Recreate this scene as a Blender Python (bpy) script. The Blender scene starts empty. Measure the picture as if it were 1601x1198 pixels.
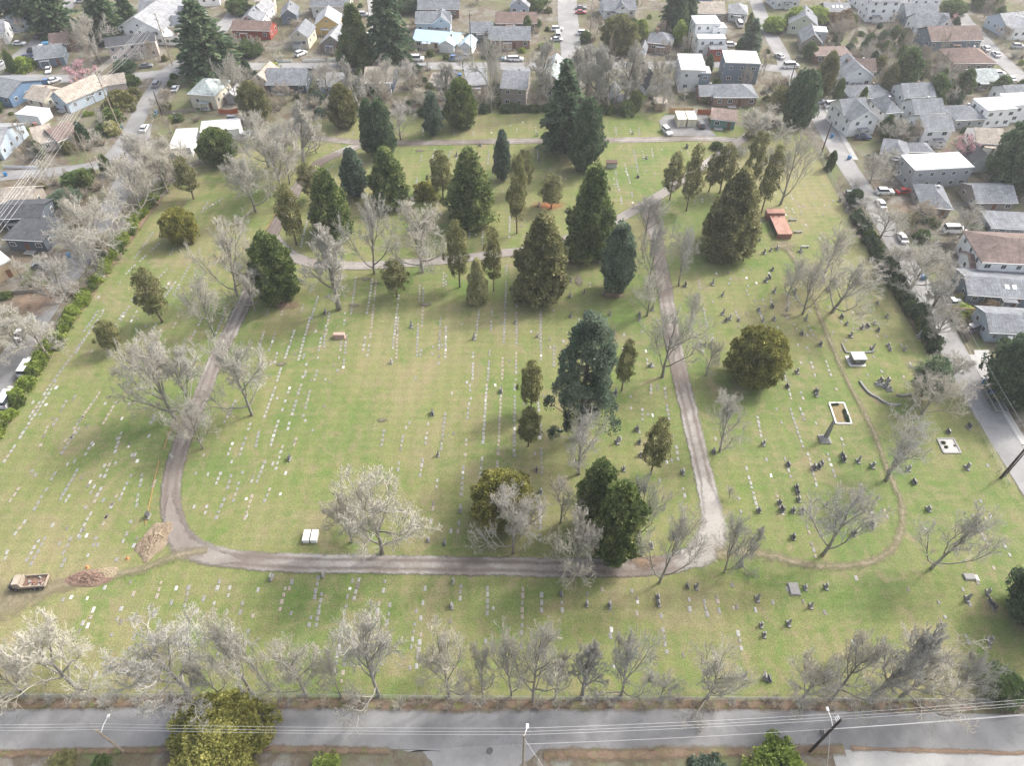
import bpy, math, random
import numpy as np
from mathutils import Vector, Matrix, noise
rad = math.radians
SC = bpy.context.scene
COL = SC.collection
random.seed(7)

# ------------------------------------------------------------------ camera
CAM_H = 105.0; PITCH = rad(46.5); FPX = 1110.0
cd = bpy.data.cameras.new('camera'); cam = bpy.data.objects.new('camera', cd); COL.objects.link(cam)
cam.location = (0, 0, CAM_H); cam.rotation_euler = (rad(90) - PITCH, 0, 0)
cd.sensor_width = 36; cd.sensor_fit = 'HORIZONTAL'; cd.lens = FPX / 1601 * 36
cd.clip_start = 1; cd.clip_end = 20000
SC.camera = cam
# ------------------------------------------------------------------ sky and sun
SUN_EL = rad(43); SUN_AZ = rad(60)
w = bpy.data.worlds.new('World'); SC.world = w; w.use_nodes = True
nt = w.node_tree; bg = nt.nodes['Background']
sky = nt.nodes.new('ShaderNodeTexSky'); sky.sky_type = 'NISHITA'; sky.sun_disc = False
sky.sun_elevation = SUN_EL; sky.sun_rotation = SUN_AZ
sky.air_density = 1.0; sky.dust_density = 6.0; sky.ozone_density = 1.0
hs = nt.nodes.new('ShaderNodeHueSaturation'); hs.inputs['Saturation'].default_value = 0.58   # thin cloud veil whitens the whole sky
nt.links.new(sky.outputs[0], hs.inputs['Color']); nt.links.new(hs.outputs[0], bg.inputs[0])
bg.inputs[1].default_value = 0.15
sd = bpy.data.lights.new('sun', 'SUN'); sun = bpy.data.objects.new('sun', sd); COL.objects.link(sun)
sd.energy = 1.15; sd.angle = rad(6); sd.color = (1.0, 0.98, 0.94)
tosun = Vector((math.sin(SUN_AZ) * math.cos(SUN_EL), math.cos(SUN_AZ) * math.cos(SUN_EL), math.sin(SUN_EL)))
sun.rotation_euler = (-tosun).to_track_quat('-Z', 'Y').to_euler()
cy = SC.cycles; cy.max_bounces = 5; cy.diffuse_bounces = 2; cy.glossy_bounces = 2; cy.transmission_bounces = 2; cy.volume_bounces = 0; cy.transparent_max_bounces = 12
vs = SC.view_settings; vs.view_transform = 'Standard'; vs.look = 'None'; vs.gamma = 1; vs.use_curve_mapping = False
vs.exposure = 1.4

# ------------------------------------------------------------------ ground positions
def ray(px, py):
    a = (px - 800.5) / FPX; b = (599 - py) / FPX
    return Vector((a, math.cos(PITCH) + b * math.sin(PITCH), -math.sin(PITCH) + b * math.cos(PITCH)))
def G(px, py, z=0.0):
    d = ray(px, py); t = (z - CAM_H) / d.z
    return Vector((d.x * t, d.y * t, z))
def hgt(bx, by, ty):
    g = G(bx, by); d = ray(bx, ty); t = g.y / d.y
    return max(0.3, CAM_H + d.z * t)
def mpp(bx, by, ty=None):
    g = G(bx, by); d = ray(bx, by if ty is None else (by + ty) / 2)
    return g.y / d.y / FPX
def ang(p, q):
    a = G(*p); b = G(*q); return math.atan2(b.y - a.y, b.x - a.x)

# ------------------------------------------------------------------ registry of labels
REG = []
def reg(o, desc, cat, group=None, share=False):
    o['category'] = cat
    if group: o['group'] = group
    REG.append((o, desc, share)); return o
def stru(o): o['kind'] = 'structure'; return o
def link(o, parent=None):
    COL.objects.link(o)
    if parent: o.parent = parent
    return o
def empty(name, loc=(0, 0, 0), rz=0, sc=None):
    o = bpy.data.objects.new(name, None); o.location = loc; o.rotation_euler = (0, 0, rz); o.empty_display_size = .5
    if sc: o.scale = sc
    return link(o)
def inst(name, mesh, parent=None, loc=(0, 0, 0), rot=(0, 0, 0), sc=(1, 1, 1), mats=None):
    o = bpy.data.objects.new(name, mesh); o.location = loc; o.rotation_euler = rot; o.scale = sc
    link(o, parent)
    if mats:
        for i, m in enumerate(mats):
            o.material_slots[i].link = 'OBJECT'; o.material_slots[i].material = m
    return o

# ------------------------------------------------------------------ materials
class NT:
    def __init__(s, name):
        s.m = bpy.data.materials.new(name); s.m.use_nodes = True; s.t = s.m.node_tree
        s.b = s.t.nodes['Principled BSDF']; s.out = s.t.nodes['Material Output']
    def n(s, typ, **kw):
        nd = s.t.nodes.new(typ)
        for k, v in kw.items():
            if hasattr(nd, k): setattr(nd, k, v)
            else: nd.inputs[k.replace('_', ' ')].default_value = v
        return nd
    def l(s, a, b): s.t.links.new(a, b)
    def pos(s, obj=False):
        if obj: return s.n('ShaderNodeTexCoord').outputs['Object']
        return s.n('ShaderNodeNewGeometry').outputs['Position']
    def noise(s, vec, scale, detail=4, rough=.6, dist=0):
        nd = s.n('ShaderNodeTexNoise', Scale=scale, Detail=detail, Roughness=rough, Distortion=dist); s.l(vec, nd.inputs['Vector']); return nd.outputs['Fac']
    def ramp(s, fac, stops):
        nd = s.n('ShaderNodeValToRGB'); cr = nd.color_ramp
        while len(cr.elements) < len(stops): cr.elements.new(.5)
        for e, (p, c) in zip(cr.elements, stops):
            e.position = p; e.color = (*c, 1) if not isinstance(c, (int, float)) else (c, c, c, 1)
        s.l(fac, nd.inputs[0]); return nd.outputs[0]
    def mix(s, fac, a, b, mode='MIX'):
        nd = s.n('ShaderNodeMix'); nd.data_type = 'RGBA'; nd.blend_type = mode
        for inp, v in ((nd.inputs['Factor'], fac), (nd.inputs['A'], a), (nd.inputs['B'], b)):
            inp = inp
        fa = [i for i in nd.inputs if i.identifier == 'Factor_Float'][0]
        A = [i for i in nd.inputs if i.identifier == 'A_Color'][0]; B = [i for i in nd.inputs if i.identifier == 'B_Color'][0]
        for inp, v in ((fa, fac), (A, a), (B, b)):
            if isinstance(v, (int, float)): inp.default_value = v
            elif isinstance(v, tuple): inp.default_value = (*v, 1)
            else: s.l(v, inp)
        return [o for o in nd.outputs if o.identifier == 'Result_Color'][0]
    def math(s, op, a, b=0.0, clamp=False):
        nd = s.n('ShaderNodeMath'); nd.operation = op; nd.use_clamp = clamp
        for inp, v in ((nd.inputs[0], a), (nd.inputs[1], b)):
            if isinstance(v, (int, float)): inp.default_value = v
            else: s.l(v, inp)
        return nd.outputs[0]
    def bump(s, h, strength=.3, dist=.05):
        nd = s.n('ShaderNodeBump', Strength=strength, Distance=dist); s.l(h, nd.inputs['Height']); s.l(nd.outputs[0], s.b.inputs['Normal'])
    def done(s, col, rough=.85, spec=.25):
        if isinstance(col, tuple): s.b.inputs['Base Color'].default_value = (*col, 1)
        else: s.l(col, s.b.inputs['Base Color'])
        s.b.inputs['Roughness'].default_value = rough; s.b.inputs['Specular IOR Level'].default_value = spec
        return s.m
def sc3(c, k): return tuple(min(1, x * k) for x in c)

_plain = {}
def plain(name, col, rough=.8, var=.25, scale=1.5, spec=.25, metal=0, bump=0):
    if name in _plain: return _plain[name]
    k = NT(name); p = k.pos(True)
    f = k.noise(p, scale, 5, .65)
    c = k.ramp(f, [(.25, sc3(col, 1 - var)), (.75, sc3(col, 1 + var))])
    k.b.inputs['Metallic'].default_value = metal
    if bump: k.bump(k.noise(p, scale * 6, 4), bump, .03)
    _plain[name] = k.done(c, rough, spec); return _plain[name]

def m_grass():
    k = NT('lawn_grass'); p = k.pos()
    big = k.noise(p, .018, 4, .6, .6); mid = k.noise(p, .11, 5, .65, .4); sm = k.noise(p, .7, 6, .7); fine = k.noise(p, 5.0, 4, .7)
    c = k.ramp(mid, [(.33, (.108, .150, .047)), (.5, (.150, .172, .061)), (.62, (.192, .190, .081)), (.72, (.198, .174, .098))])
    c2 = k.ramp(big, [(.38, (.100, .150, .046)), (.5, (.156, .174, .066)), (.60, (.225, .205, .108))])
    c = k.mix(.62, c, c2)
    c = k.mix(k.ramp(sm, [(.51, 0.0), (.73, .7)]), c, (.202, .166, .102))
    c = k.mix(k.ramp(sm, [(.25, .6), (.44, 0.0)]), c, (.092, .150, .038))
    pt = k.noise(p, .06, 6, .7, 1.6)
    c = k.mix(k.ramp(pt, [(.53, 0.0), (.63, .65)]), c, (.225, .19, .115))
    c = k.mix(k.ramp(pt, [(.36, .6), (.45, 0.0)]), c, (.092, .152, .036))
    md2 = k.noise(p, .28, 5, .7, 1.2)
    c = k.mix(k.ramp(md2, [(.52, 0.0), (.68, .7)]), c, (.212, .172, .108))
    c = k.mix(k.ramp(md2, [(.30, .6), (.43, 0.0)]), c, (.088, .155, .038))
    c = k.mix(.95, c, k.ramp(fine, [(.3, .55), (.7, 1.4)]), 'MULTIPLY')
    gr = k.noise(p, 1.3, 3, .8)
    c = k.mix(.9, c, k.ramp(gr, [(.3, (.86, .90, .82)), (.5, (1, 1, 1)), (.7, (1.1, 1.07, 1.1))]), 'MULTIPLY')
    # faint rows of old graves running up the lawn, and mowing passes across it
    sp = k.n('ShaderNodeSeparateXYZ'); k.l(p, sp.inputs[0])
    wx = k.math('ADD', k.math('MULTIPLY', sp.outputs[0], 2.166), k.math('MULTIPLY', k.noise(p, .5, 3), 2.5))
    c = k.mix(.3, c, k.ramp(k.math('ADD', k.math('MULTIPLY', k.math('SINE', wx), .5), .5), [(.1, (.86, .86, .84)), (.8, (1.1, 1.08, 1.06))]), 'MULTIPLY')
    wv = k.n('ShaderNodeTexWave', Scale=.16, Distortion=2.5, Detail=2, Detail_Scale=.6); wv.bands_direction = 'Y'; k.l(p, wv.inputs['Vector'])
    c = k.mix(.12, c, k.ramp(wv.outputs['Fac'], [(.2, .75), (.8, 1.2)]), 'MULTIPLY')
    k.bump(fine, .5, .15)
    return k.done(c, .95, .1)
def m_yard():
    k = NT('yard_ground'); p = k.pos()
    big = k.noise(p, .045, 5, .6, .8); sm = k.noise(p, .5, 6, .7); fine = k.noise(p, 4, 3)
    c = k.ramp(big, [(.32, (.095, .13, .05)), (.42, (.125, .14, .072)), (.5, (.155, .145, .11)), (.56, (.21, .205, .19)), (.62, (.13, .112, .085)), (.7, (.18, .165, .135))])
    m2 = k.noise(p, .18, 6, .7, 1.5)
    c = k.mix(k.ramp(m2, [(.48, 0.0), (.56, .75)]), c, (.095, .075, .05))
    c = k.mix(k.ramp(m2, [(.36, .8), (.45, 0.0)]), c, (.12, .145, .06))
    c = k.mix(k.ramp(sm, [(.45, 0.0), (.7, .7)]), c, (.14, .105, .07))
    c = k.mix(.7, c, k.ramp(fine, [(.3, .7), (.7, 1.25)]), 'MULTIPLY')
    return k.done(c, .95, .1)
def m_asphalt(name, col, patch=.25):
    k = NT(name); p = k.pos()
    big = k.noise(p, .12, 5, .6, .5); fine = k.noise(p, 6, 4, .7)
    c = k.ramp(big, [(.3, sc3(col, 1 - patch)), (.7, sc3(col, 1 + patch))])
    st = k.noise(p, .35, 3, .5, 2.0)
    c = k.mix(k.ramp(st, [(.56, 0.0), (.66, .35)]), c, sc3(col, .7))
    st2 = k.noise(p, .22, 2, .4, 1.0); c = k.mix(k.ramp(st2, [(.60, 0.0), (.64, .15)]), c, sc3(col, 1.25))
    c = k.mix(.5, c, k.ramp(fine, [(.3, .8), (.7, 1.2)]), 'MULTIPLY')
    vo = k.n('ShaderNodeTexVoronoi', Scale=.35); vo.feature = 'DISTANCE_TO_EDGE'
    dv = k.n('ShaderNodeVectorMath'); dv.operation = 'ADD'
    nz = k.n('ShaderNodeTexNoise', Scale=.8, Detail=5); k.l(p, nz.inputs['Vector']); k.l(p, dv.inputs[0]); k.l(nz.outputs['Color'], dv.inputs[1]); k.l(dv.outputs[0], vo.inputs['Vector'])
    c = k.mix(k.ramp(vo.outputs['Distance'], [(.0, .4), (.008, 0.0)]), c, sc3(col, .5))
    return k.done(c, .9, .2)
def m_feather(name, stops, edge=.22, track=None, nscale=.9, scale=.25):
    """strip with ragged edges; UV.y runs across it"""
    k = NT(name); p = k.pos(); uv = k.n('ShaderNodeUVMap'); sx = k.n('ShaderNodeSeparateXYZ'); k.l(uv.outputs[0], sx.inputs[0])
    v = sx.outputs[1]; n1 = k.noise(p, scale, 5, .65, .6); n2 = k.noise(p, 3.5, 5, .7)
    c = k.ramp(n1, stops)
    d = k.math('ABSOLUTE', k.math('SUBTRACT', v, .5))      # 0 centre .5 edge
    if track:
        t = k.math('ABSOLUTE', k.math('SUBTRACT', d, .2))   # wheel ruts either side of a crown
        tr = k.math('ADD', t, k.math('MULTIPLY', k.math('SUBTRACT', k.noise(p, .4, 4), .5), .22))
        c = k.mix(k.ramp(tr, [(.02, .75), (.12, 0.0)]), c, track)
    c = k.mix(.8, c, k.ramp(n2, [(.3, .72), (.7, 1.25)]), 'MULTIPLY')
    nn = k.math('MULTIPLY', k.math('SUBTRACT', k.noise(p, nscale, 5, .7), .5), edge * 2.2)
    a = k.ramp(k.math('ADD', d, nn), [(max(0, .5 - edge * (1.0 if edge < .2 else 1.25)), 1.0 if edge < .3 else .92), (.5 - edge * .12, 0.0)])
    k.done(c, .95, .1)
    tr = k.n('ShaderNodeBsdfTransparent'); mx = k.n('ShaderNodeMixShader')
    k.l(a, mx.inputs[0]); k.l(tr.outputs[0], mx.inputs[1]); k.l(k.b.outputs[0], mx.inputs[2]); k.l(mx.outputs[0], k.out.inputs['Surface'])
    k.bump(n2, .4, .06)
    return k.m
def m_leaf(name, dark, mid, light, rough=.75):
    k = NT(name); at = k.n('ShaderNodeAttribute'); at.attribute_name = 'tint'
    oi = k.n('ShaderNodeObjectInfo'); p = k.pos(True)
    f = k.math('ADD', at.outputs['Fac'], k.math('MULTIPLY', k.math('SUBTRACT', k.noise(p, .55, 3), .5), .9))
    c = k.ramp(f, [(.12, dark), (.5, mid), (.92, light)])
    c = k.mix(.6, c, k.ramp(oi.outputs['Random'], [(0, (.88, .90, .92)), (.5, (1, 1, 1)), (1, (1.0, .99, .84))]), 'MULTIPLY')
    tl = k.n('ShaderNodeBsdfTranslucent'); k.l(c, tl.inputs[0]); mx = k.n('ShaderNodeMixShader'); mx.inputs[0].default_value = .3
    k.done(c, rough, .18)
    k.l(k.b.outputs[0], mx.inputs[1]); k.l(tl.outputs[0], mx.inputs[2]); k.l(mx.outputs[0], k.out.inputs['Surface'])
    return k.m
def m_bark(name, a, b):
    k = NT(name); oi = k.n('ShaderNodeObjectInfo'); p = k.pos(True)
    c = k.ramp(k.noise(p, 1.2, 5, .7), [(.3, a), (.7, b)])
    c = k.mix(.8, c, k.ramp(oi.outputs['Random'], [(0, (.80, .82, .84)), (1, (1.0, .97, .90))]), 'MULTIPLY')
    return k.done(c, .9, .15)
def m_roof(name, col):
    k = NT(name); p = k.pos(True)
    br = k.n('ShaderNodeTexBrick', Scale=1.0); br.offset = .5
    br.inputs['Brick Width'].default_value = .9; br.inputs['Row Height'].default_value = .3; br.inputs['Mortar Size'].default_value = .02
    br.inputs['Color1'].default_value = (*sc3(col, 1.15), 1); br.inputs['Color2'].default_value = (*sc3(col, .85), 1); br.inputs['Mortar'].default_value = (*sc3(col, .6), 1)
    k.l(p, br.inputs['Vector'])
    n = k.noise(p, .5, 6, .75, .8)
    c = k.mix(.9, br.outputs['Color'], k.ramp(n, [(.3, .62), (.5, 1.0), (.7, 1.4)]), 'MULTIPLY')
    mp = k.n('ShaderNodeMapping'); mp.inputs['Scale'].default_value = (3.0, .25, .25); k.l(p, mp.inputs[0])
    c = k.mix(.8, c, k.ramp(k.noise(mp.outputs[0], 1.0, 4, .6), [(.35, .78), (.65, 1.18)]), 'MULTIPLY')
    c = k.mix(k.ramp(k.noise(p, .9, 4), [(.6, 0.0), (.8, .35)]), c, (.16, .17, .09))
    return k.done(c, .9, .2)
def m_wall(name, col):
    k = NT(name); p = k.pos(True)
    wv = k.n('ShaderNodeTexWave', Scale=1.6); wv.bands_direction = 'Z'; wv.wave_profile = 'SAW'; k.l(p, wv.inputs['Vector'])
    n = k.noise(p, .6, 5, .7)
    c = k.mix(.8, k.ramp(n, [(.3, sc3(col, .84)), (.7, sc3(col, 1.05))]), k.ramp(wv.outputs['Fac'], [(0, .82), (.2, 1.0)]), 'MULTIPLY')
    k.bump(wv.outputs['Fac'], .35, .03)
    return k.done(c, .8, .25)
def m_brick(name, col):
    k = NT(name); p = k.pos(True)
    mp = k.n('ShaderNodeMapping'); mp.inputs['Rotation'].default_value = (rad(90), 0, 0); k.l(p, mp.inputs[0])
    br = k.n('ShaderNodeTexBrick', Scale=1.0); br.inputs['Brick Width'].default_value = .3; br.inputs['Row Height'].default_value = .1
    br.inputs['Color1'].default_value = (*sc3(col, 1.2), 1); br.inputs['Color2'].default_value = (*sc3(col, .75), 1); br.inputs['Mortar'].default_value = (.3, .27, .24, 1)
    k.l(mp.outputs[0], br.inputs['Vector'])
    c = k.mix(.8, br.outputs['Color'], k.ramp(k.noise(p, .8, 4), [(.3, .8), (.7, 1.15)]), 'MULTIPLY')
    return k.done(c, .9, .15)

GRASS = m_grass(); YARD = m_yard()
ASPH = m_asphalt('street_asphalt', (.20, .198, .195)); ASPH2 = m_asphalt('worn_asphalt', (.235, .232, .228)); CONC = m_asphalt('pale_concrete', (.34, .335, .32), .14)
GRAVEL = m_feather('gravel_drive', [(.36, (.125, .103, .088)), (.48, (.19, .168, .148)), (.57, (.28, .262, .238)), (.68, (.35, .335, .31))], .12, (.135, .11, .095), 1.2, .045)
GRAVEL2 = m_feather('pale_gravel', [(.3, (.20, .175, .16)), (.5, (.26, .24, .22)), (.7, (.34, .325, .30))], .10, (.24, .21, .19), 1.2, .1)
GRAVELJ = m_feather('gravel_turn', [(.36, (.16, .137, .12)), (.48, (.22, .198, .176)), (.57, (.28, .262, .238)), (.68, (.35, .335, .31))], .2, None, 1.0, .045)
DIRT = m_feather('worn_dirt', [(.3, (.16, .145, .085)), (.5, (.205, .178, .118)), (.7, (.25, .215, .15))], .40, None, 1.3, .3)
SOIL = m_feather('bare_soil', [(.3, (.17, .115, .08)), (.7, (.26, .19, .13))], .3, None, .7, .3)
VERGE = m_feather('leafy_verge', [(.34, (.135, .15, .055)), (.44, (.15, .105, .072)), (.54, (.20, .145, .105)), (.62, (.17, .165, .075)), (.72, (.22, .175, .13))], .3, None, .8, .35)
LITTER = m_feather('red_leaf_litter', [(.3, (.30, .10, .05)), (.7, (.42, .18, .09))], .4, None, 1.5, 1.2)
PATCH = m_feather('dug_grave_soil', [(.3, (.115, .10, .08)), (.7, (.17, .15, .12))], .25, None, 2, .6)
BARK = m_bark('grey_bark', (.19, .175, .15), (.34, .32, .28))
TWIG = m_bark('pale_twigs', (.355, .335, .29), (.49, .47, .415))
TWIGB = m_bark('tan_twigs', (.29, .25, .195), (.41, .355, .29))
BARKD = m_bark('brown_bark', (.10, .075, .055), (.20, .155, .12))
L_CYP = m_leaf('cypress_leaf', (0.042, 0.076, 0.023), (0.136, 0.189, 0.060), (0.350, 0.370, 0.149))
L_DARK = m_leaf('dark_conifer_leaf', (0.027, 0.058, 0.030), (0.083, 0.136, 0.072), (0.227, 0.281, 0.158))
L_BLUE = m_leaf('blue_green_leaf', (0.046, 0.076, 0.056), (0.129, 0.183, 0.127), (0.278, 0.334, 0.243))
L_OLIVE = m_leaf('olive_leaf', (0.078, 0.084, 0.031), (0.186, 0.194, 0.079), (0.365, 0.332, 0.166))
L_GOLD = m_leaf('golden_leaf', (0.082, 0.090, 0.023), (0.244, 0.244, 0.065), (0.503, 0.470, 0.145))
L_LIME = m_leaf('lime_leaf', (0.089, 0.138, 0.028), (0.276, 0.356, 0.078), (0.518, 0.566, 0.171))
L_CREAM = m_leaf('cream_leaf', (.18, .20, .07), (.44, .42, .19), (.70, .66, .38))
L_SHRUB = m_leaf('shrub_leaf', (0.037, 0.073, 0.025), (0.110, 0.170, 0.056), (0.254, 0.300, 0.120))
L_PINK = m_leaf('pink_blossom', (.36, .20, .22), (.56, .36, .39), (.72, .54, .56))
L_DRY = m_leaf('dry_brush', (.15, .11, .07), (.26, .20, .13), (.38, .31, .21))

# ------------------------------------------------------------------ mesh builder
class MB:
    def __init__(s): s.v = []; s.f = []; s.mi = []; s.uv = None
    def quad(s, a, b, c, d, mi=0):
        n = len(s.v); s.v += [tuple(a), tuple(b), tuple(c), tuple(d)]; s.f.append((n, n + 1, n + 2, n + 3)); s.mi.append(mi)
    def poly(s, pts, mi=0):
        n = len(s.v); s.v += [tuple(p) for p in pts]; s.f.append(tuple(range(n, n + len(pts)))); s.mi.append(mi)
    def box(s, x0, y0, z0, x1, y1, z1, mi=0, M=None, tx=0, ty=0):
        P = [(x0, y0, z0), (x1, y0, z0), (x1, y1, z0), (x0, y1, z0), (x0 + tx, y0 + ty, z1), (x1 - tx, y0 + ty, z1), (x1 - tx, y1 - ty, z1), (x0 + tx, y1 - ty, z1)]
        if M: P = [tuple(M @ Vector(p)) for p in P]
        n = len(s.v); s.v += P
        for q in ((3, 2, 1, 0), (4, 5, 6, 7), (0, 1, 5, 4), (1, 2, 6, 5), (2, 3, 7, 6), (3, 0, 4, 7)):
            s.f.append(tuple(n + i for i in q)); s.mi.append(mi)
    def prism(s, prof, axis, a, b, mi=0):
        """extrude a 2D outline: axis 'y' takes (x,z) outline, 'x' takes (y,z)"""
        def P(u, t): return (u[0], t, u[1]) if axis == 'y' else (t, u[0], u[1])
        n = len(s.v); k = len(prof)
        s.v += [P(u, a) for u in prof] + [P(u, b) for u in prof]
        s.f.append(tuple(range(n, n + k))); s.f.append(tuple(range(n + 2 * k - 1, n + k - 1, -1))); s.mi += [mi, mi]
        for i in range(k):
            j = (i + 1) % k; s.f.append((n + i, n + k + i, n + k + j, n + j)); s.mi.append(mi)
    def tube(s, pts, rs, sides=6, mi=0, cap=True):
        pts = [Vector(p) for p in pts]; n0 = len(s.v); m = len(pts)
        for i, p in enumerate(pts):
            d = (pts[min(i + 1, m - 1)] - pts[max(i - 1, 0)])
            d = d.normalized() if d.length > 1e-9 else Vector((0, 0, 1))
            u = d.cross(Vector((0, 0, 1)) if abs(d.z) < .9 else Vector((1, 0, 0))).normalized(); w_ = d.cross(u)
            r = rs[i] if isinstance(rs, (list, tuple)) else rs
            for k in range(sides):
                a = 2 * math.pi * k / sides; q = p + (u * math.cos(a) + w_ * math.sin(a)) * r
                s.v.append((q.x, q.y, q.z))
        for i in range(m - 1):
            for k in range(sides):
                a = n0 + i * sides + k; b = n0 + i * sides + (k + 1) % sides
                s.f.append((a, b, b + sides, a + sides)); s.mi.append(mi)
        if cap:
            s.f.append(tuple(n0 + k for k in reversed(range(sides)))); s.f.append(tuple(n0 + (m - 1) * sides + k for k in range(sides))); s.mi += [mi, mi]
    def cyl(s, p, r, h, sides=10, mi=0): s.tube([p, (p[0], p[1], p[2] + h)], r, sides, mi)
    def mesh(s, name, mats, smooth=False):
        me = bpy.data.meshes.new(name); me.from_pydata(s.v, [], s.f)
        for m in (mats if isinstance(mats, (list, tuple)) else [mats]): me.materials.append(m)
        if any(s.mi): me.polygons.foreach_set('material_index', s.mi)
        if smooth: me.polygons.foreach_set('use_smooth', [True] * len(me.polygons))
        me.update(); return me
    def build(s, name, mats, parent=None, loc=(0, 0, 0), rz=0, smooth=False):
        return inst(name, s.mesh(name, mats, smooth), parent, loc, (0, 0, rz))

ZL = [0.03]
def nextz(): ZL[0] += .005; return ZL[0]
def smooth_line(pts, step=2.0):
    """Catmull-Rom through ground points"""
    P = [pts[0] * 2 - pts[1]] + pts + [pts[-1] * 2 - pts[-2]]; out = []
    for i in range(1, len(P) - 2):
        n = max(2, int((P[i + 1] - P[i]).length / step))
        for j in range(n):
            t = j / n; a, b, c, d = P[i - 1], P[i], P[i + 1], P[i + 2]
            out.append(.5 * ((2 * b) + (c - a) * t + (2 * a - 5 * b + 4 * c - d) * t * t + (3 * b - a - 3 * c + d) * t ** 3))
    out.append(pts[-1]); return out
ROADS = []
def strip(name, px, width, mat, jit=0.0, step=2.0, world=False):
    pts = [Vector(p) for p in px] if world else [G(*p[:2]) for p in px]
    line = smooth_line(pts, step); z = nextz(); n = len(line)
    ws = [width] * n if not isinstance(width, (list, tuple)) else [np.interp(i / (n - 1), np.linspace(0, 1, len(width)), width) for i in range(n)]
    V = []; F = []; U = []; dist = 0
    for i, p in enumerate(line):
        d = (line[min(i + 1, n - 1)] - line[max(i - 1, 0)]).normalized(); nn = Vector((-d.y, d.x, 0))
        if i: dist += (p - line[i - 1]).length
        j1 = jit * noise.noise(p * .35); j2 = jit * noise.noise(p * .35 + Vector((9, 4, 2)))
        for k in range(5):
            t = k / 4; q = p + nn * (-(ws[i] / 2 + j1) + t * (ws[i] + j1 + j2)); V.append((q.x, q.y, z)); U.append((dist, t))
        ROADS.append((p.x, p.y, ws[i] / 2))
    for i in range(n - 1):
        for k in range(4):
            a = i * 5 + k; F.append((a, a + 5, a + 6, a + 1))
    me = bpy.data.meshes.new(name); me.from_pydata(V, [], F); me.materials.append(mat)
    uv = me.uv_layers.new(name='UVMap')
    for lp in me.loops: uv.data[lp.index].uv = U[lp.vertex_index]
    if me.polygons and me.polygons[0].normal.z < 0: me.flip_normals()
    return stru(inst(name, me))
def sheet(name, px, mat, world=False, jit=0.0):
    pts = [Vector(p) for p in px] if world else [G(*p) for p in px]
    z = nextz(); me = bpy.data.meshes.new(name); me.from_pydata([(p.x, p.y, z) for p in pts], [], [tuple(range(len(pts)))])
    me.materials.append(mat)
    if me.polygons[0].normal.z < 0: me.flip_normals()
    return stru(inst(name, me))
def blob(name, px, rx, ry, mat, rz=0, n=5):
    """ragged round patch; UV.y grows from centre .5 to rim 1"""
    c = G(*px); z = nextz(); V = [(c.x, c.y, z)]; U = [(0, .5)]; F = []; k = 28
    for i in range(k):
        a = 2 * math.pi * i / k; r = 1 + .18 * noise.noise(Vector((math.cos(a) * 1.3 + c.x, math.sin(a) * 1.3 + c.y, 0)))
        x, y = rx * r * math.cos(a), ry * r * math.sin(a)
        V.append((c.x + x * math.cos(rz) - y * math.sin(rz), c.y + x * math.sin(rz) + y * math.cos(rz), z)); U.append((a, 1.0))
    for i in range(k): F.append((0, 1 + i, 1 + (i + 1) % k))
    me = bpy.data.meshes.new(name); me.from_pydata(V, [], F); me.materials.append(mat); uv = me.uv_layers.new(name='UVMap')
    for lp in me.loops: uv.data[lp.index].uv = U[lp.vertex_index]
    return stru(inst(name, me))
# ------------------------------------------------------------------ ground, streets, drives
g = MB(); g.quad((-6000, -3000, 0), (6000, -3000, 0), (6000, 9000, 0), (-6000, 9000, 0)); stru(g.build('ground', YARD))
LAWN = [(-60, 745), (0, 688), (60, 585), (130, 480), (190, 395), (250, 305), (300, 262), (400, 232), (470, 200), (500, 186), (700, 178), (800, 176), (1000, 178), (1040, 176),
        (1200, 205), (1246, 190), (1275, 240), (1330, 345), (1390, 440), (1440, 525), (1490, 590), (1530, 655), (1590, 765), (1680, 900), (1760, 1094), (1500, 1096), (800, 1094), (0, 1088), (-160, 1090)]
sheet('lawn', LAWN, GRASS)
# streets
strip('street', [(-260, 1142), (0, 1141), (300, 1137), (700, 1140), (1100, 1140), (1601, 1150), (1900, 1156)], 5.4, ASPH, .12)
strip('side_street', [(735, 1330), (737, 1260), (739, 1215), (741, 1198), (742, 1186), (743, 1177), (743, 1168)], [10, 10, 10.5, 11.5, 13.5, 16.5, 20], ASPH2, .05)
sheet('gravel_yard', [(1300, 1173), (1480, 1176), (1760, 1182), (1760, 1290), (1330, 1290)], CONC)
RS = [(1700, 890), (1574, 695), (1520, 605), (1472, 512), (1425, 425), (1375, 335), (1322, 255), (1285, 190), (1262, 150)]
strip('street', RS, 5.6, ASPH2, .15)
strip('street', [(1262, 150), (1235, 118), (1222, 85), (1200, 45), (1185, 10), (1170, -40)], 5.4, ASPH2, .1)
LS = [(-150, 810), (-30, 640), (20, 560), (75, 475), (125, 405), (165, 340), (195, 285), (215, 230), (222, 195)]
strip('street', LS, 6.0, ASPH, .15)
strip('street', [(-60, 282), (40, 272), (110, 266), (160, 255), (185, 235), (205, 205), (235, 150), (262, 112), (285, 95)], 5.2, ASPH, .1)
strip('street', [(-40, 125), (60, 122), (150, 124), (220, 118), (285, 112), (340, 104), (450, 104), (600, 103), (760, 103), (880, 103), (1000, 102), (1120, 100), (1230, 108)], 6.0, ASPH2, .1)
strip('street', [(-30, 118), (15, 98), (50, 70), (78, 48), (100, 20), (120, -20)], 5.0, ASPH, .1)
strip('street', [(300, 104), (330, 65), (350, 40), (368, 15), (385, -30)], 6.0, ASPH2, .1)
strip('street', [(895, 104), (892, 70), (889, 40), (887, 10), (885, -50)], [7, 8, 8, 8, 8], ASPH2, .05)
strip('alley', [(597, 103), (590, 60), (583, 20), (578, -30)], 3.6, ASPH2, .1)
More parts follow.
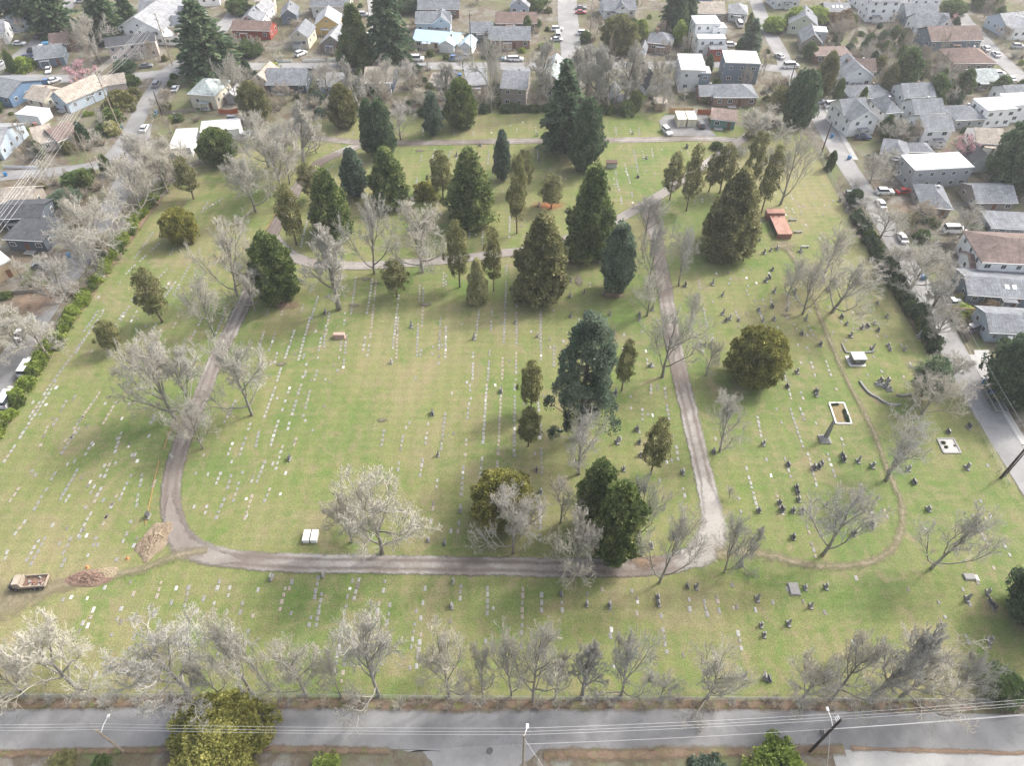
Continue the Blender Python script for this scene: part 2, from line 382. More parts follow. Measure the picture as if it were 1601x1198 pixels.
strip('street', [(1680, 190), (1601, 125), (1560, 88), (1530, 55), (1500, 20), (1480, -30)], 6.0, ASPH2, .1)
strip('pavement', [(1640, 745), (1596, 685), (1545, 600), (1520, 555)], 1.5, CONC, .03)
strip('pavement', [(1338, 250), (1312, 205), (1292, 170)], 1.5, CONC, .03)
sheet('parking_pad', [(1522, 548), (1546, 548), (1552, 600), (1536, 600)], CONC)
# verges of the near street
strip('verge', [(-200, 1104), (0, 1103), (300, 1100), (700, 1104), (1100, 1102), (1601, 1106), (1850, 1112)], 2.3, VERGE, .35)
strip('verge', [(-200, 1180), (0, 1180), (300, 1172), (610, 1175)], 1.4, VERGE, .3)
strip('verge', [(850, 1182), (1000, 1180), (1260, 1175), (1320, 1174)], 2.2, VERGE, .3)
strip('verge', [(1330, 1172), (1601, 1178), (1800, 1183)], .9, SOIL, .3)
strip('hedge_bank', [(0, 672), (60, 575), (135, 470), (195, 385), (262, 295)], 2.6, SOIL, .5)
strip('hedge_bank', [(1334, 345), (1370, 405), (1420, 490), (1462, 560)], 3.0, SOIL, .5)
# gravel drives of the cemetery
LOOP = [(562, 227), (530, 240), (500, 255), (470, 287), (445, 330), (425, 368), (405, 415), (388, 460), (365, 510), (335, 570), (315, 620), (290, 680), (272, 735), (267, 775), (271, 812), (290, 845), (330, 868),
        (400, 878), (500, 882), (650, 884), (800, 887), (900, 889), (1000, 887), (1065, 878), (1100, 855), (1112, 815), (1106, 770), (1092, 710), (1076, 640), (1062, 580), (1050, 520), (1042, 470), (1034, 420), (1026, 375), (1020, 340), (1022, 312)]
strip('gravel_drive', LOOP, 3.9, GRAVEL, .25)
strip('gravel_drive', [(485, 216), (560, 222), (640, 224), (760, 222), (880, 220), (1000, 219), (1100, 217), (1150, 220)], 3.4, GRAVEL, .25)
strip('gravel_drive', [(428, 372), (450, 395), (490, 412), (560, 416), (640, 412), (720, 405), (780, 397), (830, 391), (872, 379), (920, 363), (962, 345), (1000, 325), (1040, 300), (1080, 272), (1120, 246), (1152, 224), (1180, 205)], 3.5, GRAVEL2, .25)
strip('gravel_junction', [(1055, 886), (1085, 876), (1110, 850), (1117, 815), (1108, 775), (1098, 745)], [.5, 4.6, 6.8, 5, 3.6, .5], GRAVELJ, .2)
strip('gravel_junction', [(1026, 385), (1018, 350), (1005, 325), (985, 328)], [.5, 4.5, 4, .5], GRAVELJ, .2)
strip('gravel_junction', [(266, 770), (268, 810), (285, 850), (325, 870), (380, 878)], [.4, 4.0, 5.0, 4.2, .4], GRAVELJ, .2)
strip('dirt_track', [(325, 862), (290, 866), (255, 878), (215, 893), (160, 903), (90, 918), (20, 940), (-60, 975)], [2.0, 3.2, 2.4, 2.4, 3.4, 5.4, 8.5, 11], DIRT, .4)
strip('dirt_track', [(1120, 868), (1160, 862), (1215, 872), (1270, 885), (1330, 885), (1375, 874), (1402, 848), (1412, 812), (1405, 775), (1388, 738), (1372, 690), (1348, 640), (1322, 590), (1298, 535), (1282, 495), (1264, 448), (1240, 402), (1222, 378)],
      [3.5, 3.0, 2.4, 2.0, 2.0, 2.0, 1.7, 1.7, 1.7, 1.7, 1.7, 1.7, 1.8, 1.8, 1.7, 1.8, 2.4, 3.0], DIRT, .25)
strip('dirt_track', [(488, 216), (470, 208), (455, 200)], 3, GRAVEL, .2)
sheet('parking_pad', [(1040, 213), (1030, 190), (1040, 180), (1105, 180), (1112, 205), (1120, 213)], ASPH)
for p, a, b in (((553, 478), 1.6, .8), ((665, 477), 1.7, .8), ((440, 570), 1.4, .6), ((572, 437), 1.3, .7), ((657, 236), 1.8, .8), ((588, 444), 1.2, .6), ((905, 440), 1.2, 2.6), ((597, 658), 1.3, .5), ((1228, 493), 1.6, .5), ((1347, 491), 1.6, .5)):
    blob('soil_patch', p, a, b, PATCH)
blob('leaf_litter', (858, 322), 5.5, 2.6, LITTER)
blob('leaf_litter', (905, 407), 7, 3.0, SOIL); blob('leaf_litter', (737, 355), 6, 2.5, SOIL); blob('leaf_litter', (445, 478), 4.5, 2, SOIL); blob('leaf_litter', (1010, 880), 3, 1.4, SOIL)
blob('leaf_litter', (1225, 385), 4.5, 3, DIRT); blob('leaf_litter', (845, 470), 5, 2.3, SOIL); blob('leaf_litter', (958, 462), 4, 2, SOIL); blob('leaf_litter', (278, 665), 2, 3, DIRT)
for p, a, b in (((525, 115), 7, 3), ((690, 118), 7, 2.5), ((1430, 330), 8, 5), ((1390, 150), 10, 8), ((100, 225), 12, 6), ((60, 470), 8, 8), ((1560, 420), 6, 4)): blob('bare_yard', p, a, b, SOIL)

# ------------------------------------------------------------------ plants
def npmesh(name, V, Q, tint, mat):
    me = bpy.data.meshes.new(name); nq = len(Q); me.vertices.add(len(V)); me.vertices.foreach_set('co', np.asarray(V, np.float32).ravel())
    me.loops.add(nq * 4); me.loops.foreach_set('vertex_index', np.asarray(Q, np.int32).ravel())
    me.polygons.add(nq); me.polygons.foreach_set('loop_start', np.arange(nq, dtype=np.int32) * 4); me.polygons.foreach_set('loop_total', np.full(nq, 4, np.int32))
    me.materials.append(mat); at = me.attributes.new('tint', 'FLOAT', 'FACE'); at.data.foreach_set('value', np.asarray(tint, np.float32))
    me.update(calc_edges=True); me.validate(); return me
RNG = np.random.default_rng(11)
def nrm(a): return a / np.maximum(np.linalg.norm(a, axis=1, keepdims=True), 1e-9)
def sprays(P, D, S, W=.42):
    """leafy sprays: one kite-shaped blade each"""
    n = len(P); D = nrm(D); side = nrm(np.cross(D, RNG.normal(size=(n, 3)))); up = np.cross(side, D); S = S[:, None]
    a = P; b = P + D * S * .55 + side * S * W + up * S * .12; c = P + D * S; d = P + D * S * .5 - side * S * W + up * S * .12
    V = np.stack([a, b, c, d], 1).reshape(-1, 3); Q = np.arange(n * 4).reshape(-1, 4); return V, Q
def clumps(C, O, R, per, size, upb=.3, spread=.7, W=.42, flat=1.0):
    """C clump centres, O outward directions, R clump radii"""
    n = len(C); C = np.repeat(C, per, 0); O = np.repeat(O, per, 0); R = np.repeat(R, per)
    off = nrm(RNG.normal(size=(n * per, 3)) + O * 1.1) * (RNG.random(n * per) ** .4 * R)[:, None]; off[:, 2] *= flat
    D = nrm(off) * .8 + O * .5 + np.array([0, 0, upb]) + RNG.normal(size=(n * per, 3)) * spread
    t = np.repeat(RNG.normal(.5, .13, n), per) + RNG.normal(0, .13, n * per)
    V, Q = sprays(C + off, D, size * (.7 + .6 * RNG.random(n * per)), W); return V, Q, t
def core(prof, n=14, m=12, k=.72, seed=0):
    V = []; Q = []
    for i in range(m):
        z = (i + .3) / m
        for j in range(n):
            a = 2 * math.pi * j / n; r = prof(z) * k * (1 + .3 * noise.noise(Vector((math.cos(a) * 1.5, math.sin(a) * 1.5, z * 6 + seed)))); V.append((r * math.cos(a), r * math.sin(a), z))
    for i in range(m - 1):
        for j in range(n): Q.append((i * n + j, i * n + (j + 1) % n, (i + 1) * n + (j + 1) % n, (i + 1) * n + j))
    return np.array(V), np.array(Q)
def crown_mesh(name, prof, h, r, z0, nc, per, size, cr, mat, seed, upb=.3, lump=.25, corek=.72, spread=.7, flat=1.0, W=.42):
    C = []; O = []; R = []
    for i in range(nc):
        while True:
            t = RNG.random()
            if RNG.random() < prof(t) * .9 + .12: break
        a = RNG.random() * 2 * math.pi
        f = 1 + lump * 2 * noise.noise(Vector((math.cos(a) * 1.8, math.sin(a) * 1.8, t * 7 + seed * 3.7)))
        rr = prof(t) * r * f * (.72 + .28 * RNG.random()); C.append((rr * math.cos(a), rr * math.sin(a), z0 + t * (h - z0)))
        sl = (prof(min(1, t + .05)) - prof(max(0, t - .05))) / .1 * r / (h - z0)
        o = Vector((math.cos(a), math.sin(a), -sl)).normalized(); O.append(tuple(o)); R.append(cr * (.6 + .8 * RNG.random()))
    V, Q, t = clumps(np.array(C), np.array(O), np.array(R), per, size, upb, spread, W, flat)
    if corek:
        cv, cq = core(prof, k=corek, seed=seed); cv[:, :2] *= r; cv[:, 2] = z0 + cv[:, 2] * (h - z0)
        Q = np.vstack([Q, cq + len(V)]); V = np.vstack([V, cv]); t = np.concatenate([t, np.full(len(cq), .42)])
    return npmesh(name, V, Q, t, mat)
def trunk_mesh(name, h, r, mat, lean=.0, sides=7):
    b = MB(); b.tube([(0, 0, -.3), (0, 0, .05 * h), (lean, 0, .5 * h), (lean * .6, 0, h)], [r * 1.5, r, r * .7, r * .12], sides); return b.mesh(name, mat, True)
def fir_mesh(name, h, r, mat, seed, droop=.35, gap=.55, dens=1.0):
    P = []; D = []; S = []; T = []; rs = random.Random(seed); z = h * .1
    while z < h * .985:
        f = (h - z) / (h * .9); L = r * (f ** .75) * rs.uniform(.8, 1.12); nb = int(6 + 6 * f)
        for k in range(nb):
            a = 2 * math.pi * (k + rs.random() * .9) / nb; l = L * rs.uniform(.55, 1.12); m = max(4, int(l * 8 * dens)); tb = rs.gauss(.5, .16)
            rise = rs.uniform(.05, .3)
            for i in range(m):
                t = (i + rs.random()) / m; q = t * l; wv = .32 * (1 - t) * l + .15
                s = rs.uniform(-1, 1) * wv
                x = math.cos(a) * q - math.sin(a) * s; y = math.sin(a) * q + math.cos(a) * s
                P.append((x, y, z + rise * q - droop * t * t * l * .9 - abs(s) * .15)); D.append((math.cos(a) * .8 - math.sin(a) * s * .9, math.sin(a) * .8 + math.cos(a) * s * .9, -.15 + rs.uniform(-.3, .35)))
                S.append(rs.uniform(.26, .55)); T.append(tb + rs.gauss(0, .12))
        z += gap * (.45 + .65 * f) * rs.uniform(.8, 1.2)
    V, Q = sprays(np.array(P), np.array(D), np.array(S), .36)
    cv, cq = core(lambda t: (1 - t) ** .85 * .9 + .02, k=.36, seed=seed); cv[:, :2] *= r; cv[:, 2] = h * .12 + cv[:, 2] * h * .86
    return npmesh(name, np.vstack([V, cv]), np.vstack([Q, cq + len(V)]), np.array(T + [.4] * len(cq)), mat)

egg = lambda t: max(.03, math.sin(math.pi * min(1, (t * .93 + .07)) ** .78) ** .6) if t < .999 else .05
cone = lambda t: max(.04, (1 - t) ** .72 * min(1, .55 + t * 4))
colm = lambda t: max(.05, (1 - t ** 3) ** .8 * min(1, .5 + t * 2.2) * .95)
ball = lambda t: max(.06, math.sqrt(max(0, 1 - (2 * t * .97 - .92) ** 2)))
BSPEC = {'broad': 0, 'vase': 0, 'tall': 0}
TREES = {}   # kind: list of (crown mesh, trunk mesh, height, diameter)
def addtree(kind, cm, tm, h=None, wd=None):
    co = np.empty(len(cm.vertices) * 3, np.float32); cm.vertices.foreach_get('co', co); co = co.reshape(-1, 3)
    r = np.percentile(np.hypot(co[:, 0], co[:, 1]), 90 if kind in BSPEC else 97); TREES.setdefault(kind, []).append((cm, tm, h or float(np.percentile(co[:, 2], 99.8)), wd or 2 * float(r)))
TRK = trunk_mesh('trunk', 9.3, .26, BARKD); TRK2 = trunk_mesh('trunk', 9.6, .17, BARKD, .25)
for s in range(3): addtree('cypress', crown_mesh('crown', egg, 10, 2.7, .5, 620, 36, .27, .48, L_CYP, s, .55, .28, .64), TRK)
for s in range(3): addtree('cone', crown_mesh('crown', cone, 10, 2.9, .4, 640, 36, .29, .55, L_CYP, s + 5, .15, .42, .6), TRK)
for s in range(2): addtree('column', crown_mesh('crown', colm, 10, 2.1, .7, 520, 34, .25, .45, L_DARK, s + 9, .6, .34, .62), TRK)
for s in range(2): addtree('fir', fir_mesh('crown', 10.5, 2.9, L_DARK, s + 3, .4, .42, 3.2), TRK)
for s in range(2): addtree('round', crown_mesh('crown', ball, 8, 4.2, .2, 760, 38, .30, .62, L_GOLD, s + 20, .5, .26, .66), TRK)
for s in range(3):
    addtree('scrag', crown_mesh('crown', lambda t: colm(t) * (.62 + .5 * abs(math.sin(t * 9 + s))), 10, 1.7, 2.6, 170, 46, .22, .62, L_OLIVE, s + 31, .15, .45, 0, 1.0), TRK2)
addtree('cedar', crown_mesh('crown', cone, 10, 5.2, .2, 1500, 46, .26, .5, L_GOLD, 77, .05, .35), TRK)
# big pine with separate clumps of foliage
def pine(seed):
    rs = np.random.default_rng(seed); C = []; O = []; R = []; b = MB(); b.tube([(0, 0, -.3), (0, 0, 5), (.1, 0, 9.6)], [.34, .22, .05], 8)
    for i in range(92):
        t = rs.random() ** .8; z = 1.6 + t * 8.0; rmax = (1 - t) ** .6 * 3.0 + .3; a = rs.random() * 6.28; q = rmax * (.35 + .65 * rs.random())
        p = (q * math.cos(a), q * math.sin(a), z); C.append(p); O.append((math.cos(a) * .7, math.sin(a) * .7, .6)); R.append(.5 + .45 * rs.random())
        b.tube([(0, 0, z - .5), (p[0] * .6, p[1] * .6, z - .25), (p[0], p[1], z)], [.06, .04, .02], 4)
    V, Q, tt = clumps(np.array(C), np.array(O), np.array(R), 240, .22, .45, .55, .3, .75)
    return npmesh('crown', V, Q, tt, L_BLUE), b.mesh('trunk', BARKD, True)
for s in (1, 2): addtree('pine', *pine(s))

# leafless broadleaf trees
def bare(seed, spread, nl, trunk=.28, up=.22, ang0=38, lean=0, levels=5, counts=(7, 7, 6, 6, 4), th=1.15):
    rs = random.Random(seed); T = MB(); B = MB()
    def grow(p, d, L, r, lev):
        n = (6, 5, 4, 3, 2, 2)[lev]; pts = [p.copy()]; rr = [r]; ds = [d]
        for i in range(n):
            j = Vector((rs.gauss(0, 1), rs.gauss(0, 1), rs.gauss(0, 1))) * (.05, .16, .2, .24, .28, .3)[lev]
            d = (d + j + Vector((0, 0, up * (0, .5, .55, .4, .25, .2)[lev]))).normalized(); p = p + d * (L / n)
            pts.append(p.copy()); rr.append(r * (1 - .68 * (i + 1) / n)); ds.append(d)
        (T if lev < 2 else B).tube(pts, rr, (7, 5, 4, 3, 3, 3)[lev], 0, lev < 1)
        if lev >= levels: return
        nc = counts[lev] if lev else nl
        for c in range(nc):
            if lev == 0: t = trunk + (1 - trunk) * (c + rs.random()) / nc
            else: t = .22 + .78 * (c + rs.random()) / nc
            i = min(n - 1, int(t * n)); f = t * n - i; q = pts[i].lerp(pts[i + 1], min(1, f)); dd = ds[i + 1]
            perp = dd.cross(Vector((rs.gauss(0, 1), rs.gauss(0, 1), rs.gauss(0, 1)))).normalized()
            if lev == 0:
                az = c * 2.4 + rs.random() * .8; perp = Vector((math.cos(az), math.sin(az), 0))
            a = rad(rs.gauss((ang0 + 30 - 50 * (t - trunk) / (1 - trunk) if lev == 0 else 0, 40, 42, 45, 48)[lev], 9)); nd = (dd * math.cos(a) + perp * math.sin(a)).normalized()
            if lev == 0: Lc = L * spread * (1.12 - .55 * (t - trunk) / (1 - trunk)) * rs.uniform(.8, 1.15)
            else: Lc = L * (.62 - .26 * t) * rs.uniform(.75, 1.25) * (1, 1, 1, .95, .85)[lev]
            rc = max((.1, .05, .027, .018, .0125)[lev] * th, (r * (1 - .68 * t)) * .55)
            grow(q, nd, Lc, min(rc, r * .7), lev + 1)
    grow(Vector((0, 0, -.2)), Vector((lean, 0, 1)).normalized(), 7.5, .27, 0)
    return B.mesh('branches', TWIG), T.mesh('trunk', BARK, True)
BSPEC = {'broad': [(1, .80, 11, .12, .20, 44), (2, .84, 10, .14, .24, 40), (3, .80, 12, .10, .18, 48), (4, .86, 11, .13, .26, 42)],
         'vase': [(5, .95, 8, .12, .42, 26), (6, 1.0, 7, .10, .45, 30)],
         'tall': [(7, .42, 12, .18, .5, 36), (8, .45, 11, .22, .45, 34)]}
for kd, lst in BSPEC.items():
    for a in lst:
        cm, tm = bare(a[0], a[1], a[2], a[3], a[4], a[5], counts=(7, 7, 6, 5, 4) if kd == 'vase' else (7, 7, 6, 6, 4)); addtree(kd, cm, tm)
# small twiggy trees and shrubs
for s in (21, 22):
    cm, tm = bare(s, .8, 7, .12, .3, 42, 0, 4, (6, 6, 6, 5, 0), 1.5); addtree('smallbare', cm, tm)
def cherry():
    cm, tm = bare(40, .95, 8, .15, .2, 52, 0, 3, (6, 6, 5, 0), 1.6)
    co = np.empty(len(cm.vertices) * 3, np.float32); cm.vertices.foreach_get('co', co); co = co.reshape(-1, 3); idx = RNG.choice(len(co), 650)
    V, Q, t = clumps(co[idx], np.tile([0, 0, .6], (650, 1)), np.full(650, .42), 14, .26, .3, 1.0, .5)
    b = MB(); b.v = [tuple(v.co) for v in tm.vertices] + [tuple(v.co) for v in cm.vertices]; n = len(tm.vertices)
    b.f = [tuple(p.vertices) for p in tm.polygons] + [tuple(i + n for i in p.vertices) for p in cm.polygons]; b.mi = [0] * len(b.f)
    return npmesh('blossom', V, Q, t, L_PINK), b.mesh('trunk', BARKD)
addtree('cherry', *cherry())
SHRUB = []; BRUSH = []
for s in range(3): SHRUB.append(crown_mesh('foliage', lambda t: max(.1, math.sqrt(max(0, 1 - t ** 2.2))), 1.5, 1.0, .0, 150, 34, .15, .24, L_SHRUB, s + 50, .5, .5))
for s in range(2):
    b = MB(); rs = random.Random(s + 70)
    for i in range(34):
        a = rs.random() * 6.28; l = rs.uniform(.7, 1.5); k = rs.uniform(.25, .95); q = Vector((math.cos(a) * .25 * rs.random(), math.sin(a) * .25 * rs.random(), 0)); d = Vector((math.cos(a) * k, math.sin(a) * k, 1)).normalized()
        e = q + d * l; b.tube([q, q + d * l * .5 + Vector((0, 0, .08)), e], [.028, .02, .01], 3, 0, False)
        for c in range(9):
            t = rs.uniform(.25, 1); p = q + d * l * t; dd = (d + Vector((rs.gauss(0, .6), rs.gauss(0, .6), rs.gauss(.1, .4)))).normalized(); b.tube([p, p + dd * rs.uniform(.25, .6)], [.014, .007], 3, 0, False)
    BRUSH.append(b.mesh('twigs', TWIGB))
TREEPOS = []
def projy(Y, z):
    v = Vector((0, Y, z - CAM_H)); f = Vector((0, math.cos(PITCH), -math.sin(PITCH))); u = Vector((0, math.sin(PITCH), math.cos(PITCH))); return 599 - FPX * v.dot(u) / v.dot(f)
def fit(bx, by, ty, wpx, back, zc, za, rk):
    """height and spread of a crown whose outline runs from ty down to its foot"""
    r = wpx * mpp(bx, by, ty) / 2
    for _ in range(3):
        Y = G(bx, by).y + r * back; lo, hi = .4, 45
        for _ in range(24):
            h = (lo + hi) / 2; t = min(projy(Y + r * rk * math.cos(q), h * zc + h * za * math.sin(q)) for q in np.linspace(0, math.pi, 13))
            if t > ty: lo = h
            else: hi = h
        v = Vector((0, Y, h * zc - CAM_H)); dep = v.dot(Vector((0, math.cos(PITCH), -math.sin(PITCH)))); r = wpx * dep / FPX / 2
    p = G(bx, by); k = Y / p.y; return Vector((p.x * k, Y, 0)), max(h, r * .9), 2 * r
FITK = {'round': (.75, .5, .5, .95), 'cypress': (.5, .45, .5, .7), 'cone': (.5, .4, .55, .45), 'column': (.4, .5, .48, .6), 'fir': (.2, .4, .58, .25), 'pine': (.2, .5, .45, .7), 'scrag': (0, .6, .4, .7), 'tall': (0, .6, .4, .7), 'cedar': (.6, .45, .5, .8)}
def tree(kind, bx, by, ty, wpx, desc, cat='tree', name=None, mats=None, var=None, wscale=1.0, group=None, world=None):
    lst = TREES[kind]; i = var if var is not None else random.randrange(len(lst)); cm, tm, h, wd = lst[i % len(lst)]
    if world: p, th, tw = world
    else:
        p, th, tw = fit(bx, by, ty, wpx, *FITK.get(kind, (0, .6, .4, .9))); tw *= wscale
    sx = tw / wd; sz = th / h
    e = empty(name or {'cypress': 'cypress_tree', 'cone': 'cypress_tree', 'column': 'cypress_tree', 'fir': 'fir_tree', 'round': 'yew_tree', 'scrag': 'conifer_tree', 'pine': 'pine_tree', 'cherry': 'cherry_tree', 'cedar': 'cedar_tree'}.get(kind, 'bare_tree'), p, random.random() * 6.28, (sx, sx, sz))
    inst('trunk', tm, e); c = inst('crown', cm, e, mats=mats)
    reg(e, desc, cat, group); TREEPOS.append((p.x, p.y, tw / 2)); return e
# ------------------------------------------------------------------ cemetery trees: base x, base y, top y, width (photo pixels)
BG = 'leafless trees of the cemetery'
def bt(rows, desc, kinds=('broad',), group=BG, mats=None, ws=1.0):
    for r in rows: tree(random.choice(kinds) if len(r) < 5 else r[4], r[0], r[1], r[2], r[3], desc if len(r) < 6 else r[5], mats=mats, wscale=ws, group=group, var=0 if r[0] == 597 else None)
bt([(128, 1083, 955, 175), (295, 1083, 945, 165), (395, 1086, 945, 105, 'vase'), (424, 1080, 964, 66, 'vase'), (478, 1087, 985, 90), (593, 1089, 938, 122), (702, 1089, 963, 98), (800, 1089, 975, 72, 'vase'),
    (833, 1097, 972, 100), (910, 1089, 1003, 48, 'tall'), (971, 1089, 975, 92), (1105, 1093, 1003, 100), (1250, 1097, 1012, 92), (1302, 1092, 988, 105), (1362, 1093, 975, 74, 'tall'), (1410, 1089, 988, 135), (1592, 1086, 998, 84),
    (1660, 1088, 985, 90), (-70, 1086, 950, 140), (40, 1088, 1010, 80), (345, 1088, 1015, 60), (535, 1090, 1010, 56), (755, 1092, 1005, 52), (868, 1092, 1015, 50), (1480, 1092, 1015, 70), (1030, 1095, 1045, 50)], 'pale leafless roadside tree', group='leafless trees along the near street')
bt([(550, 848, 752, 74), (597, 866, 716, 152, 'broad', 'largest pale leafless tree beside the two white vaults'), (802, 866, 744, 100), (905, 742, 638, 104), (876, 818, 738, 62), (896, 908, 798, 92), (987, 856, 733, 66, 'vase'), (1031, 912, 790, 92, 'vase'),
    (1132, 896, 803, 62, 'vase'), (1125, 707, 614, 78, 'vase'), (1035, 590, 470, 96, 'vase'), (1011, 494, 418, 66, 'vase'), (1009, 368, 300, 52, 'vase'), (1012, 452, 340, 58), (1061, 447, 352, 62), (1077, 518, 455, 48, 'vase'), (1103, 588, 528, 46),
    (1230, 466, 393, 58, 'vase'), (1255, 491, 392, 74, 'vase'), (1301, 488, 388, 118, 'vase'), (1287, 432, 342, 82, 'vase'), (1385, 752, 648, 112), (1286, 868, 743, 122, 'vase'), (1455, 890, 783, 108, 'vase'), (1437, 655, 572, 92, 'vase'),
    (276, 657, 505, 116), (302, 640, 520, 90), (318, 702, 628, 62), (394, 650, 508, 96), (371, 462, 342, 92), (399, 486, 398, 68), (336, 526, 428, 60), (400, 332, 230, 88), (441, 303, 183, 86), (476, 263, 162, 56, 'tall'), (420, 262, 170, 72), (453, 287, 190, 60),
    (495, 240, 175, 40), (585, 428, 304, 78), (661, 426, 314, 112), (530, 484, 350, 66, 'tall'), (1220, 320, 198, 82, 'vase'), (1181, 226, 162, 88), (1155, 885, 820, 50), (627, 218, 160, 62), (1140, 780, 760, 20)], 'grey leafless lawn tree', ('broad', 'broad', 'vase'))
bt([(838, 170, 54, 52, 'tall'), (767, 174, 54, 60, 'broad'), (565, 180, 86, 46, 'tall'), (700, 176, 96, 44, 'tall'), (905, 160, 62, 46, 'tall'), (932, 168, 66, 48, 'tall'), (950, 176, 72, 48, 'tall'), (975, 168, 66, 46, 'tall'), (993, 160, 76, 46, 'tall'), (918, 150, 68, 50, 'tall'),
    (1025, 160, 88, 40), (605, 150, 88, 44), (640, 140, 90, 40), (590, 165, 100, 40), (512, 150, 92, 44), (1035, 175, 118, 36)], 'tall slim leafless back-boundary tree', group='leafless trees along the back boundary')
bt([(173, 406, 308, 112), (222, 336, 240, 92), (262, 302, 214, 80), (240, 290, 205, 70), (105, 472, 398, 76), (30, 545, 470, 90), (78, 560, 490, 76), (140, 440, 370, 60), (285, 282, 205, 60), (230, 262, 200, 60), (-20, 580, 500, 90)],
   'leafless left-street tree', group='leafless trees of the left street')
bt([(1376, 372, 318, 66), (1398, 430, 376, 76), (1423, 452, 372, 96), (1442, 505, 430, 74), (1462, 528, 468, 60), (1430, 620, 560, 60), (1480, 600, 548, 60), (1350, 330, 300, 50), (1500, 372, 312, 54), (1397, 224, 184, 46), (1360, 285, 236, 56), (1385, 262, 228, 46)],
   'leafless right-street tree', group='leafless trees of the right street')
bt([(152, 92, 16, 62), (373, 168, 84, 42)], 'tan leafless tree among the houses', ('broad',), 'tan trees among the houses', None)
tree('cherry', 137, 128, 88, 72, 'pink blossoming cherry tree beside the dark blue bungalow')
tree('cherry', 1500, 250, 204, 62, 'pink blossoming cherry tree behind the grey modern house')
tree('cherry', 1488, 36, 18, 24, 'small faint pink cherry tree near the top right corner')
